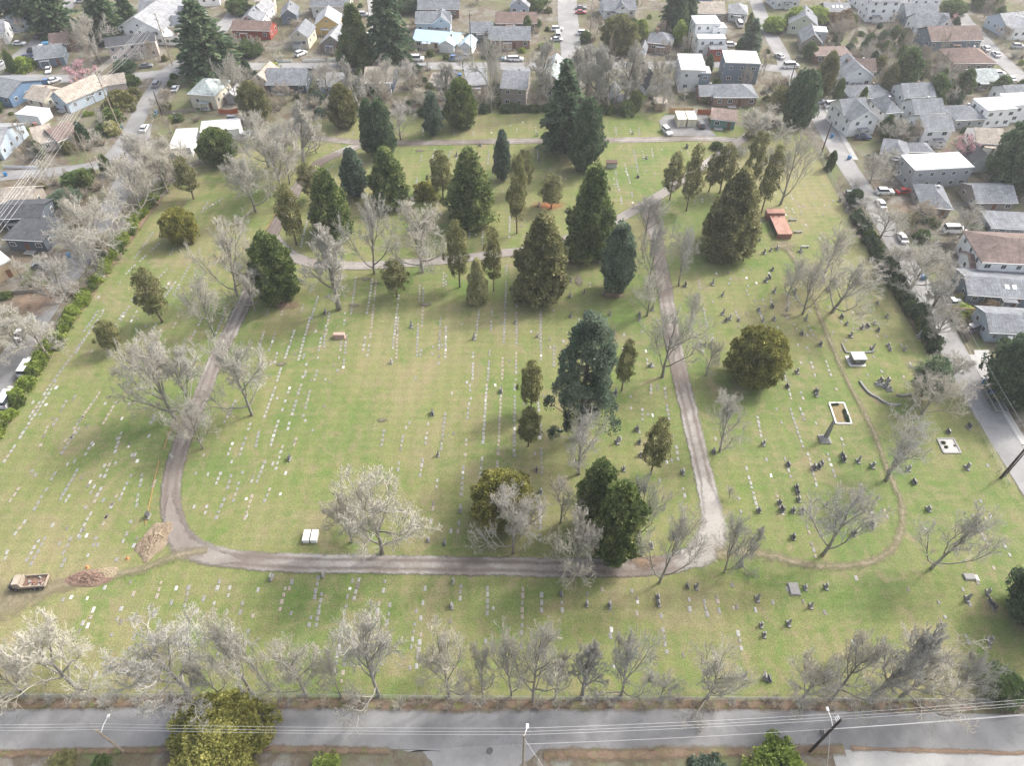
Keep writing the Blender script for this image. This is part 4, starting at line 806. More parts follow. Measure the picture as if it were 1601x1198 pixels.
house((1060, 143), (1098, 144), 13, 7.0, 'flat', 0, 'lgrey', 'white', 'modern grey box house with white roof, left one', [(.78, -.5, 3.2, 5, 6.4, 'flat', 0, 'slateblue', 'white')])
house((1128, 130), (1181, 132), 10, 6.8, 'flat', 0, 'slateblue', 'white', 'modern slate-blue box house with white roof, right one')
house((1114, 166), (1180, 166), 9, 3.0, 'hip', 2.4, 'brick', 'slate', 'brick bungalow with slate hip roof', [(-.3, 2, 6, 7, 2.8, 'gx', 1.6, 'brick', 'slate')], **D_)
house((1110, 199), (1147, 203), 7, 2.8, 'shed', 0, 'green', 'brown', 'green maintenance shed with flat brown roof', name='shed', cat='shed', **D_)
house((950, 160), (966, 161), 6, 2.6, 'gy', 1.8, 'white', 'slate', 'small white gabled shed behind the hedge', name='shed', cat='shed')
house((966, 168), (980, 168), 4, 2.2, 'shed', 0, 'grey', 'slate', 'little flat slate shed beside the white gabled shed', name='shed', wins=False, cat='shed')
house((1010, 152), (1030, 150), 11, 3.2, 'gy', 3.6, 'lgrey', 'dark', 'steep dark-roofed cottage behind the leafless trees', **D_)
house((1024, 172), (1040, 172), 3.4, 2.4, 'shed', 0, 'tan', 'tan', 'little tan-roofed lean-to behind the back lawn', name='shed', wins=False, cat='shed')
# right side
house((1230, 52), (1272, 56), 10, 4.0, 'gy', 3.2, 'cgreen', 'slate', 'cream-green gabled house with slate roof', **D_)
house((1250, 80), (1280, 82), 10, 3.6, 'gy', 2.8, 'taupe', 'slate', 'slate house with white flat dormer', [(.5, 3, 5, 5, 6.0, 'flat', 0, 'grey', 'white')], **D_)
house((1272, 100), (1326, 99), 7, 3.0, 'shed', 0, 'brown', 'brown', 'flat dark brown house below the slate one', **D_)
house((1210, 14), (1248, 12), 9, 6, 'gx', 2, 'lgrey', 'slate', 'tall pale grey house at the top')
house((1286, 32), (1324, 32), 7, 3.6, 'gx', 1.8, 'brown', 'grey', 'brown house with skylights in a grey roof', sky=3)
house((1312, 142), (1358, 140), 11, 4.6, 'gy', 3.0, 'white', 'slate', 'white gabled house right of the bend', [(.35, 4, 9, 6, 4.8, 'gx', 2.6, 'white', 'brown')], **D_)
house((1326, 168), (1392, 166), 9, 3.0, 'hip', 2.2, 'grey', 'slate', 'low slate hip-roofed house behind the white twins')
house((1322, 214), (1364, 210), 9, 5.2, 'gy', 2.8, 'white', 'slate', 'white two-storey townhouse beside the right street', [(-.05, 4, 8, 8, 5.4, 'gx', 2.6, 'white', 'slate')], garage=True)
house((1376, 200), (1400, 198), 9, 4.8, 'hip', 2.4, 'lgrey', 'slate', 'white townhouse with turret-like hip roof')
house((1404, 176), (1450, 174), 8, 5.2, 'gx', 2.4, 'lgrey', 'slate', 'rearmost of the stepped slate-roofed townhouses')
house((1420, 202), (1464, 200), 8, 5.2, 'gx', 2.4, 'lgrey', 'slate', 'middle of the stepped slate-roofed townhouses')
house((1434, 230), (1478, 228), 9, 5.2, 'gx', 2.4, 'white', 'slate', 'front of the stepped slate-roofed townhouses', [(-.42, 1, 5, 7, 3.0, 'hip', 2, 'grey', 'slate', dict(garage=True))])
house((1488, 202), (1534, 200), 9, 3.0, 'hip', 2.2, 'grey', 'slate', 'slate hip-roofed house right of the townhouses')
house((1532, 200), (1576, 197), 8, 5.4, 'flat', 0, 'white', 'white', 'white modern box house near the right edge')
house((1572, 192), (1612, 190), 8, 5.4, 'flat', 0, 'white', 'white', 'white modern box house cut by the right edge')
house((1372, 254), (1410, 262), 9, 3.0, 'hip', 2.2, 'white', 'slate', 'white bungalow with slate hip roof by the street', **D_)
house((1408, 250), (1452, 250), 5, 2.6, 'hip', 1.5, 'grey', 'slate', 'low slate-roofed wing house behind the grey modern house', wins=False)
house((1418, 296), (1508, 291), 8, 5.6, 'flat', 0, 'grey', 'white', 'grey modern house with long white roof')
house((1520, 238), (1560, 240), 9, 3.2, 'gx', 2.2, 'white', 'tan', 'white house with tan roof right of the cherry', **D_)
house((1510, 270), (1548, 270), 7, 2.8, 'gy', 2.6, 'lgrey', 'dark', 'small gambrel-like shed house with dark roof', wins=False)
house((1352, 34), (1398, 34), 9, 7.8, 'gx', 1.2, 'white', 'slate', 'tall white townhouse at the top right')
house((1340, 14), (1380, 12), 9, 8, 'flat', 0, 'white', 'white', 'tall white flat-roofed block behind the townhouse', cat='building', name='apartment_block')
house((1418, 20), (1464, 20), 8, 7.6, 'flat', 0, 'white', 'white', 'white flat-roofed block with tall windows at the top', cat='building', name='apartment_block')
house((1412, 38), (1460, 38), 9, 3.6, 'gx', 2.6, 'slateblue', 'slate', 'slate-roofed house below the white block')
house((1428, 56), (1478, 56), 9, 3.6, 'gx', 3.0, 'white', 'slate', 'slate-roofed house with white gable', [(.6, -.8, 6, 6, 3.8, 'gy', 2.6, 'white', 'slate')])
house((1450, 80), (1528, 78), 11, 3.8, 'gx', 2.8, 'slateblue', 'brown', 'long house with wide brown roof', **D_)
house((1486, 112), (1550, 112), 12, 3.0, 'hip', 3.0, 'taupe', 'rust', 'brown hip-roofed house by the far right street')
house((1518, 140), (1556, 138), 9, 2.8, 'gx', 1.8, 'taupe', 'gre', 'house with pale green-grey roof')
house((1566, 58), (1612, 54), 11, 4.0, 'gx', 2.6, 'lblue', 'grey', 'pale house at the far top right edge', [(.1, -3, 9, 8, 3.6, 'gy', 2.4, 'white', 'lgrey')])
house((1568, 170), (1612, 168), 9, 3.4, 'gx', 2.2, 'white', 'slate', 'slate-roofed house behind the white box houses')
house((1436, 337), (1480, 341), 11, 2.8, 'hip', 2.4, 'taupe', 'slate', 'tan bungalow with slate hip roof', **D_)
house((1520, 330), (1580, 330), 9, 2.8, 'gx', 2.0, 'taupe', 'grey', 'grey-roofed house with pale gable below the big evergreen', **D_)
house((1542, 370), (1620, 374), 7, 2.8, 'shed', 0, 'slateblue', 'slate', 'long low slate-roofed house behind the white one')
house((1520, 438), (1640, 444), 12, 5.4, 'hip', 2.8, 'white', 'brown', 'white two-storey house with brown hip roof', [(-.06, 1.2, 4, 6, 2.8, 'gx', 1.4, 'white', 'rust', dict(garage=True))], garage=True)
house((1506, 474), (1640, 484), 9, 2.8, 'gx', 1.4, 'slateblue', 'slate', 'long low house with slate roof and skylights', sky=2, **D_)
house((1538, 534), (1640, 540), 8, 3.0, 'gx', 1.5, 'lblue', 'slate', 'pale blue house with slate roof at the right edge', **D_)

# ------------------------------------------------------------------ vehicles
PAINT = {}
def paint(n, c):
    if n not in PAINT:
        k = NT(n + '_paint'); PAINT[n] = k.done(c, .28, .5); k.b.inputs['Coat Weight'].default_value = .5
    return PAINT[n]
PC = {'white': (.72, .72, .72), 'silver': (.42, .43, .45), 'grey': (.17, .18, .19), 'black': (.02, .02, .024), 'navy': (.03, .05, .11), 'blue': (.05, .13, .30), 'red': (.32, .03, .025), 'green': (.05, .10, .09), 'teal': (.08, .15, .17), 'tan': (.42, .33, .22)}
TYRE = plain('tyre_rubber', (.025, .025, .027), .9, .1); RIM = plain('wheel_rim', (.4, .4, .42), .35, .1, 3, .5, .7); LAMP = plain('lamp_glass', (.75, .75, .72), .2, .05, 3, .5); TAIL = plain('tail_lamp_glass', (.35, .02, .02), .25, .05, 3, .5)
CARS = {}
def carkind(kind):
    if kind in CARS: return CARS[kind]
    L, W, ht, hood, belt = {'sedan': (4.6, 1.8, 1.45, .78, .9), 'suv': (4.7, 1.88, 1.75, .98, 1.08), 'van': (5.6, 2.0, 2.15, 1.15, 1.25), 'pickup': (5.5, 1.95, 1.85, 1.08, 1.15)}[kind]
    xh = L / 2; zc = .28
    low = [(-xh, zc + .15), (-xh + .06, zc), (xh - .06, zc), (xh, zc + .15), (xh - .03, hood - .12), (xh - .25, hood), (xh - 1.25, belt), (-xh + .12, belt), (-xh, belt - .2)]
    def slab(prof, hw, inset=0.0, name='body', mat=None, top=None):
        bm = MB(); n = len(prof)
        ins = [(0 if (top is None or z < top) else inset) for x, z in prof]
        A = [(x, -hw + i, z) for (x, z), i in zip(prof, ins)]; B = [(x, hw - i, z) for (x, z), i in zip(prof, ins)]
        bm.v = A + B; bm.f = [tuple(range(n)), tuple(range(2 * n - 1, n - 1, -1))] + [(i, n + i, n + (i + 1) % n, (i + 1) % n) for i in range(n)]; bm.mi = [0] * len(bm.f); return bm.mesh(name, mat)
    body = slab(low, W / 2, .08, 'body', paint('white', PC['white']), belt - .05)
    fx = xh - 1.2; rxx = {'sedan': -xh + .55, 'suv': -xh + .16, 'van': -xh + .1, 'pickup': -.35}[kind]; rt = {'sedan': -xh + 1.2, 'suv': -xh + .5, 'van': -xh + .25, 'pickup': -.15}[kind]; ft = {'van': fx - .55}.get(kind, fx - .85)
    glass = slab([(rxx, belt - .02), (fx, belt - .02), (ft, ht - .07), (rt, ht - .07)], W / 2 - .1, .17, 'glass', GLASS, ht - .3)
    roof = MB(); roof.box(rt - .06, -W / 2 + .24, ht - .08, ft + .06, W / 2 - .24, ht, 0, None, .06, .05); roof = roof.mesh('roof', paint('white', PC['white']))
    tyre = MB(); tyre.tube([(0, -.11, 0), (0, .11, 0)], .34, 12); tyre = tyre.mesh('tyre', TYRE, False); rim = MB(); rim.tube([(0, -.125, 0), (0, .125, 0)], .2, 10); rim = rim.mesh('rim', RIM)
    hl = MB(); hl.box(-.05, -.22, -.08, .05, .22, .08); hl2 = hl.mesh('tail_light', TAIL); hl = hl.mesh('headlight', LAMP)
    bed = None
    if kind == 'pickup': q = MB(); q.box(-xh + .2, -W / 2 + .14, belt + .004, -.5, W / 2 - .14, belt + .02); bed = q.mesh('cargo_bed', plain('bed_liner', (.03, .03, .03), .9))
    CARS[kind] = (L, W, hood, body, glass, roof, tyre, rim, hl, hl2, bed); return CARS[kind]
def car(px, py, rz, kind, col, desc):
    L, W, hood, body, glass, roof, tyre, rim, hl, hl2, bed = carkind(kind); m = paint(col, PC[col]); e = empty({'sedan': 'parked_car', 'suv': 'parked_car', 'van': 'parked_van', 'pickup': 'pickup_truck'}[kind], G(px, py) + Vector((0, 0, .1)), rz)
    inst('body', body, e, mats=[m]); inst('window_glass', glass, e); inst('roof', roof, e, mats=[m])
    for x in (-L / 2 + .9, L / 2 - .9):
        for y in (-W / 2 + .1, W / 2 - .1): t = inst('wheel', tyre, e, (x, y, .34)); inst('rim', rim, t)
    for y in (-W / 2 + .3, W / 2 - .3): inst('headlight', hl, e, (L / 2 - .04, y, hood - .2)); inst('tail_light', hl2, e, (-L / 2 + .04, y, hood - .1))
    if bed: inst('cargo_bed', bed, e)
    reg(e, desc, {'van': 'van', 'pickup': 'pickup truck'}.get(kind, 'car'), 'parked vehicles'); ROADS.append((e.location.x, e.location.y, 2.2))
AR = ang((1540, 650), (1375, 335)); AL = ang((20, 560), (165, 340)); AL2 = ang((190, 230), (250, 130)); AT = ang((15, 98), (78, 48)); ARR = ang((1601, 125), (1530, 55)); V_ = math.pi / 2
for a in [(31, 70, 0, 'sedan', 'white', 'white car on the grass at the top left'), (61, 59, AT, 'sedan', 'black', 'black car on the diagonal top left street'), (68, 76, 0, 'sedan', 'white', 'white car beside the blue tarpaulin'), (44, 91, 0, 'sedan', 'navy', 'left one of two navy cars by the dark blue bungalow'),
          (54, 90, 0, 'sedan', 'navy', 'right one of two navy cars by the dark blue bungalow'), (55, 83, 0, 'suv', 'black', 'black car above the two navy cars'), (77, 112, -1.2, 'sedan', 'white', 'white car on the drive of the dark blue bungalow'), (86, 128, .8, 'sedan', 'white', 'white car above the cream bungalow'), (75, 130, .5, 'sedan', 'blue', 'blue car above the cream bungalow'),
          (2, 101, AT, 'sedan', 'silver', 'silver car at the left picture edge'), (246, 134, AL2, 'suv', 'grey', 'grey car on the corner of the left street'), (275, 141, AL2, 'sedan', 'silver', 'silver car right of the corner car'), (229, 105, .2, 'sedan', 'grey', 'grey car before the beige apartments'), (127, 4, 0, 'sedan', 'white', 'white car between the top left firs'),
          (367, 189, 0, 'suv', 'silver', 'silver car above the white flat-roofed building'), (386, 214, 1.2, 'suv', 'grey', 'grey car right of the white flat-roofed building'), (227, 203, AL2, 'sedan', 'white', 'white car half hidden under the left street trees'), (651, 95, 0, 'van', 'white', 'white van on the back street'), (664, 109, 0, 'suv', 'grey', 'dark grey car below the white van'),
          (713, 94, 0, 'suv', 'blue', 'blue car before the metal-roofed bungalow'), (729, 90, V_, 'sedan', 'grey', 'grey car on the drive of the metal-roofed bungalow'), (471, 86, .9, 'suv', 'white', 'white car on the drive of the craftsman house'), (569, 25, 0, 'suv', 'silver', 'silver car at the top of the alley'), (582, 58, .3, 'suv', 'white', 'white car parked by the alley'),
          (586, 50, .2, 'sedan', 'grey', 'grey car above the white one by the alley'), (504, 130, 1.2, 'suv', 'white', 'white car behind the leafless branches'), (779, 94, 0, 'sedan', 'teal', 'teal car on the back street'), (799, 94, 0, 'sedan', 'white', 'first white car left of the pale back street'), (808, 95, 0, 'suv', 'white', 'second white car left of the pale back street'),
          (711, 120, .1, 'suv', 'blue', 'blue car behind the low cream bungalow'), (871, 48, 0, 'suv', 'white', 'white car above the white van, pale back street'), (872, 57, V_, 'van', 'white', 'white van parked beside the pale back street'), (870, 64, 0, 'sedan', 'silver', 'silver car just below the parked white van'), (912, 54, 0, 'suv', 'white', 'white car right of the pale back street'),
          (908, 14, 0, 'sedan', 'grey', 'grey car at the top right of the pale back street'), (908, 21, 0, 'sedan', 'red', 'red car right of the pale back street'), (1143, 73, 0, 'suv', 'white', 'white car right of the red studio'), (1155, 40, V_, 'van', 'white', 'white van behind the stepped house'), (1042, 208, -1.25, 'suv', 'white', 'white car left of the cream containers'),
          (1095, 198, V_, 'suv', 'black', 'black car right of the cream containers'), (1218, 90, 1.9, 'sedan', 'silver', 'silver car at the right bend'), (1236, 106, .1, 'van', 'white', 'white camper at the right bend'), (1279, 161, 0, 'sedan', 'silver', 'silver car below the slim olive conifer'), (1302, 168, .1, 'van', 'white', 'white trailer van near the right townhouses'),
          (1349, 217, 0, 'sedan', 'navy', 'navy car before the white townhouse'), (1330, 309, AR, 'suv', 'green', 'dark green car parked beside the lawn edge'), (1376, 322, AR, 'sedan', 'white', 'upper white car on the right street'), (1409, 375, AR, 'sedan', 'white', 'lower white car on the right street'), (1382, 303, 0, 'suv', 'white', 'white pick-up sized car before the tan bungalow'),
          (1412, 302, .2, 'sedan', 'red', 'red car before the tan bungalow'), (1490, 363, 0, 'van', 'white', 'white van on the grass by the white house'), (1466, 462, .1, 'sedan', 'grey', 'grey car behind the dark pole'), (1484, 478, .1, 'pickup', 'white', 'white pickup before the long low house'), (1522, 516, .4, 'suv', 'grey', 'grey car on the pad by the pale blue house'),
          (47, 578, AL, 'van', 'white', 'middle white van on the left street'), (35, 524, AL, 'sedan', 'white', 'white car up the left street'), (46, 509, AL, 'sedan', 'teal', 'teal car up the left street'), (16, 626, AL, 'van', 'white', 'nearest white van on the left street'), (68, 418, 0, 'sedan', 'grey', 'grey car by the black-roofed house'),
          (1540, 78, ARR, 'sedan', 'white', 'topmost white car on the far right street'), (1556, 87, ARR, 'sedan', 'white', 'second white car on the far right street'), (1560, 118, 0, 'suv', 'white', 'white car by the pale green roof'), (1579, 125, ARR, 'sedan', 'white', 'lowest white car on the far right street'), (1590, 75, 0, 'suv', 'silver', 'silver car at the far right edge'), (1522, 50, .4, 'van', 'white', 'white van near the far top right')]: car(*a)
# ------------------------------------------------------------------ grave markers
STONE = [plain('pale_granite', (.275, .27, .255), .7, .18, 3), plain('grey_granite', (.205, .20, .19), .7, .2, 3), plain('dark_bronze', (.15, .135, .115), .6, .25, 3), plain('tan_stone', (.275, .235, .195), .75, .2, 3), plain('white_marble', (.46, .455, .43), .65, .1, 3)]
BLACKG = plain('black_granite', (.085, .085, .09), .25, .2, 3, .5); GREYG = plain('weathered_granite', (.27, .265, .25), .75, .3, 3)
SEG = {(400, 600): '125,15,40,245;215,15,160,180;285,0,225,205;340,40,295,215;20,295,0,400;145,225,80,430;215,235,195,300;170,380,120,550;258,330,235,400;60,480,0,630;90,650,50,750;805,280,785,400;970,235,930,290;920,320,905,430;895,480,890,560;1080,240,1060,390;1185,180,1155,420;1045,465,1025,590;1135,585,1128,670;1115,735,1105,800;1100,840,1095,885;1340,0,1340,60;1335,115,1320,230;1315,340,1310,460;1300,510,1270,890;1445,0,1420,380;1415,455,1400,610;1535,20,1510,540;620,870,610,930;1265,910,1265,940;1220,910,1220,940;190,550,185,570',
       (400, 300): '180,700,150,800;55,870,15,990;125,880,80,1000;245,860,180,1050;135,1000,115,1080;340,780,265,1060;390,650,340,820;460,750,440,900;410,910,385,1050;440,830,425,980;625,530,595,770;730,540,695,770;755,540,715,920;560,750,550,840;535,930,510,1130;570,890,545,1110;685,900,670,1000;710,950,695,1040;895,640,855,990;890,780,878,1050;1025,560,1022,690;1050,560,1045,690;1045,690,1040,850;1015,820,1007,1035;1035,980,1030,1035;1155,780,1143,1110;1190,840,1185,1045;1175,500,1172,600;1190,500,1190,590;1395,740,1375,930;1475,740,1470,870;1570,440,1550,950;1465,985,1450,1190;1360,1000,1355,1180;1545,1030,1540,1180;160,1100,130,1190;325,1075,305,1160;385,1110,365,1190;100,700,60,780;300,700,280,760;1340,250,1335,290;1420,240,1415,330;350,60,280,350;1590,150,1585,290',
       (0, 600): '345,0,20,500;320,0,180,220;630,50,400,370;560,140,440,350;290,950,185,1150;250,970,160,1120;350,550,280,680;270,690,210,800;350,860,310,910;130,640,55,750;490,530,370,740;440,690,405,750;665,490,640,540;640,640,580,760;545,760,480,870;575,800,480,970;830,430,820,465;850,430,840,460;870,470,850,500;800,610,740,740;740,690,715,720;670,820,635,900;825,850,810,880;610,950,575,1030;620,1000,605,1020;570,1040,530,1110;800,920,760,1010;890,560,850,780;740,1080,720,1120;410,1090,380,1160;450,950,390,1080;170,850,80,960;1385,550,1320,700;1310,540,1290,600;1300,750,1265,870;1410,710,1345,860;1450,560,1420,670;1520,540,1455,750;1580,690,1525,860;1460,360,1420,460;1540,330,1495,460;1280,430,1265,470;500,270,450,350;730,110,640,260;600,320,530,460;760,300,715,440;980,160,940,260;640,560,560,700;300,260,250,400;420,100,330,270;50,1040,30,1110;1480,100,1400,250;1570,240,1550,300;690,490,650,600;450,330,380,450;1080,290,1030,390',
       (0, 300): '650,750,330,1190;620,740,520,880;1180,470,1085,650;1000,320,780,520;1430,700,1330,940;1270,780,1190,930;1120,770,1080,860;960,250,840,420;1300,60,1260,130;860,630,700,900;1530,240,1450,330;1560,180,1500,260;1400,40,1280,110;1120,300,1060,400;980,820,900,950;780,750,640,960;1100,560,1000,700;600,820,420,1080;1050,480,900,640',
       (0, 898): '1010,35,965,200;1110,60,1095,120;1185,65,1150,220;1080,160,1060,200;1375,30,1355,110;1440,65,1425,160;1520,160,1495,270;1240,200,1225,260;595,200,540,350;660,65,650,110;455,135,440,160;770,190,725,310;1105,370,1095,410;1555,335,1520,500;605,610,590,650;1080,470,1070,500;1590,220,1570,300;400,150,390,170;520,480,510,500;700,370,695,390;980,240,950,260;840,115,830,130',
       (400, 898): '190,70,145,240;230,30,205,110;395,5,330,340;415,110,375,340;225,220,215,270;610,20,565,170;650,20,610,170;570,180,530,380;530,390,490,630;560,540,530,700;815,20,790,130;1060,70,1030,300;1005,210,970,480;1040,310,1000,600;965,560,965,620;1285,20,1270,250;1450,70,1445,310;1490,200,1480,230;20,70,5,130;770,170,750,330;840,170,820,330;1220,280,1215,310;1440,400,1435,440;1480,470,1480,500',
       (800, 898): '70,75,65,290;65,300,60,480;185,110,185,300;310,110,315,250;475,100,475,200;565,85,565,110;615,160,615,245;930,240,970,510;1105,135,1115,250;1200,150,1225,270;1285,145,1300,260;1380,190,1390,240;1400,300,1440,490;1520,200,1530,250;1265,470,1300,650;780,235,785,260;750,100,750,110;190,320,190,360;620,340,625,360',
       (800, 600): '20,0,15,490;160,60,170,180;180,250,190,610;745,140,748,230;815,150,820,240;880,130,883,215;870,0,872,70;955,20,985,235;180,740,180,1000;1465,515,1540,800;1415,700,1435,820;1535,200,1560,340;865,950,880,1050;1065,640,1085,720;1030,380,1040,490;140,430,150,450;1000,320,1005,335;1270,320,1280,370;1590,460,1597,490;800,290,800,320',
       (1200, 600): '45,145,65,175;125,0,150,110;140,150,225,410;200,145,235,240;205,40,225,110;455,330,480,400;80,230,95,260;250,430,310,650;370,425,425,600;105,455,150,600;55,690,100,830;240,880,265,950;270,985,305,1100;1275,805,1290,845;1380,805,1405,860;1355,830,1375,860;1330,920,1385,1025;1470,990,1530,1100;725,780,750,850;640,780,660,830;15,550,25,600;1370,500,1385,530;300,240,305,260;420,30,440,45;1410,1140,1420,1170;980,900,990,920;1330,730,1335,745',
       (1200, 300): '165,620,210,715;160,820,190,870;250,830,290,910;240,960,255,1000;360,1050,400,1160;270,1060,300,1160;200,1060,215,1080;95,1060,115,1190;880,1060,905,1090;840,1140,860,1180;180,60,215,130;150,100,170,140;630,745,660,755;680,900,690,910;740,900,745,910;660,1030,670,1040;620,1140,630,1155;710,1120,715,1130;130,700,135,720;20,660,30,720;530,750,535,760',
       (800, 300): '30,690,30,960;30,1000,25,1190;180,740,183,1060;265,960,262,1100;630,1000,625,1050;845,1040,850,1110;1200,730,1220,850;1400,740,1420,810;1550,750,1585,850;1355,560,1360,590;1450,490,1455,500;1475,585,1480,595;1250,880,1260,930;1170,550,1180,610;490,560,490,610;85,670,85,690;260,730,262,760;120,870,122,880;700,880,705,910;1190,960,1200,1030;1010,890,1010,900;1555,170,1565,200;1500,150,1530,250;75,270,75,300;50,440,50,460;680,20,690,80;750,0,755,40;1140,50,1155,100;1190,40,1195,70;330,60,345,80',
       (800, 0): '765,935,790,1080;700,930,702,950;700,1000,740,1150;650,1070,665,1185;875,925,885,985;815,940,835,1030;935,925,945,945;1100,940,1110,980;650,790,655,850;600,820,605,870;740,800,745,840;795,800,800,850;160,920,165,1020;240,1050,245,1080;150,790,152,830;890,1080,900,1100;1060,930,1065,950;30,800,35,830;520,740,520,790',
       (400, 0): '1050,800,1045,850;1240,820,1238,850;1360,820,1360,850;1460,790,1460,810;520,820,518,850;610,820,605,850;1120,930,1100,1010;1460,940,1450,1030;1330,930,1320,960;1040,970,1030,1010;1220,940,1200,1000;490,1030,440,1090;1010,1110,1000,1170;490,930,480,940;1255,960,1255,1000;1480,1090,1478,1110;1540,1130,1540,1150;720,1130,710,1170'}
KER = {'seg': []}
MARK = []
for (ox, oy), txt in SEG.items():
    for s in txt.split(';'):
        x0, y0, x1, y1 = (float(v) for v in s.split(',')); a = G(ox + x0 / 4, oy + y0 / 4); b_ = G(ox + x1 / 4, oy + y1 / 4); L = (a - b_).length
        step = random.uniform(.98, 1.12); n = max(1, int(L / step)); base = random.choice((0, 0, 1, 1, 1, 3))
        for i in range(n):
            if random.random() < .10 and n > 2: continue
            p = b_.lerp(a, (i + .5) / n) + Vector((random.uniform(-.05, .05), random.uniform(-.06, .06), 0))
            m = base if random.random() < .7 else random.choice((0, 0, 0, 1, 1, 1, 2, 3, 4)); MARK.append((p, m))
# sparse low markers between the rows, all in lines along the lawn
for (x0, y0, x1, y1, n) in [(30, 560, 260, 860, 110), (140, 420, 330, 560, 60), (300, 720, 440, 860, 25), (420, 500, 520, 700, 40), (640, 500, 880, 690, 50), (510, 255, 780, 400, 60), (930, 235, 1030, 300, 20), (960, 250, 1020, 340, 18), (790, 250, 900, 380, 40), (1100, 410, 1290, 560, 70), (1190, 280, 1300, 380, 60), (1290, 420, 1420, 560, 30), (500, 190, 1000, 212, 60), (110, 905, 400, 1060, 40), (900, 905, 1200, 1060, 30), (1220, 900, 1560, 1060, 40), (850, 500, 1040, 640, 50), (990, 640, 1060, 780, 20)]:
    for i in range(int(n * .45)):
        p = G(random.uniform(x0, x1), random.uniform(y0, y1)); p.x = round(p.x / 2.9) * 2.9 + random.choice((-.5, .5)); MARK.append((p, random.choice((0, 1, 1, 1, 2, 2, 0, 4))))
RD = np.array([(r[0], r[1], r[2]) for r in ROADS])
def onroad(p, m=.6): return bool(np.any(np.hypot(RD[:, 0] - p.x, RD[:, 1] - p.y) < RD[:, 2] + m))
cell = {}
KEEP = []
for p, m in MARK:
    k = (round(p.x / .7), round(p.y / .85))
    if k in cell or onroad(p): continue
    cell[k] = 1; KEEP.append((p, m))
KEEP.sort(key=lambda t: t[0].length)
MM = []
for m in STONE:
    row = []
    for (sx, sy, sz) in ((.42, .78, .06), (.38, .66, .09), (.48, .9, .06)):
        q = MB(); q.box(-sx / 2, -sy / 2, 0, sx / 2, sy / 2, sz * .6); q.box(-sx / 2 + .05, -sy / 2 + .05, sz * .6, sx / 2 - .05, sy / 2 - .05, sz, 0, None, .03, .03); row.append(q.mesh('marker', m))
    MM.append(row)
MN = ['pale', 'grey', 'dark', 'tan', 'white']
rest = MB()
for i, (p, m) in enumerate(KEEP):
    rz = random.gauss(0, .06)
    if i < 300:
        o = inst('grave_marker', random.choice(MM[m]), None, (p.x, p.y, .04), (random.gauss(0, .02), random.gauss(0, .02), rz), (random.uniform(.85, 1.2), random.uniform(.8, 1.15), 1)); reg(o, MN[m] + ' flat grave marker', 'grave marker', 'flat grave markers')
    else:
        sx, sy = random.uniform(.16, .25), random.uniform(.32, .45); rest.box(-sx, -sy, 0, sx, sy, .06, m, Matrix.Translation((p.x, p.y, .04)) @ Matrix.Rotation(rz, 4, 'Z'))
o = rest.build('grave_markers', STONE); o['kind'] = 'stuff'; o['label'] = 'rows of small flat grave markers across the lawns'; o['category'] = 'grave markers'

# upright stones
def tabl(w_, t, h, round_=True, M=BLACKG, nm='tablet'):
    q = MB(); pr = [(-w_ / 2, 0), (w_ / 2, 0), (w_ / 2, h * .86)]
    pr += [(w_ / 2 * math.cos(a), h * .86 + h * .14 * math.sin(a)) for a in np.linspace(.15, math.pi - .15, 7)] if round_ else [(w_ * .35, h), (-w_ * .35, h)]
    pr += [(-w_ / 2, h * .86)]; q.prism(pr[::-1], 'x', -t / 2, t / 2); return q.mesh(nm, M)
TB = [tabl(.75, .2, .8, True, GREYG), tabl(.9, .22, .95, False, BLACKG), tabl(.6, .18, 1.1, True, GREYG), tabl(1.1, .25, .7, True, BLACKG)]
q = MB(); q.box(-.2, -.2, 0, .2, .2, .5); q.box(-.15, -.15, .5, .15, .15, 1.5, 0, None, .05, .05); q.box(-.1, -.1, 1.5, .1, .1, 1.65, 0, None, .095, .095); TB.append(q.mesh('shaft', GREYG))
PL = MB(); PL.box(-.28, -.6, 0, .28, .6, .22, 0, None, .03, .03); PL = PL.mesh('plinth', STONE[1])
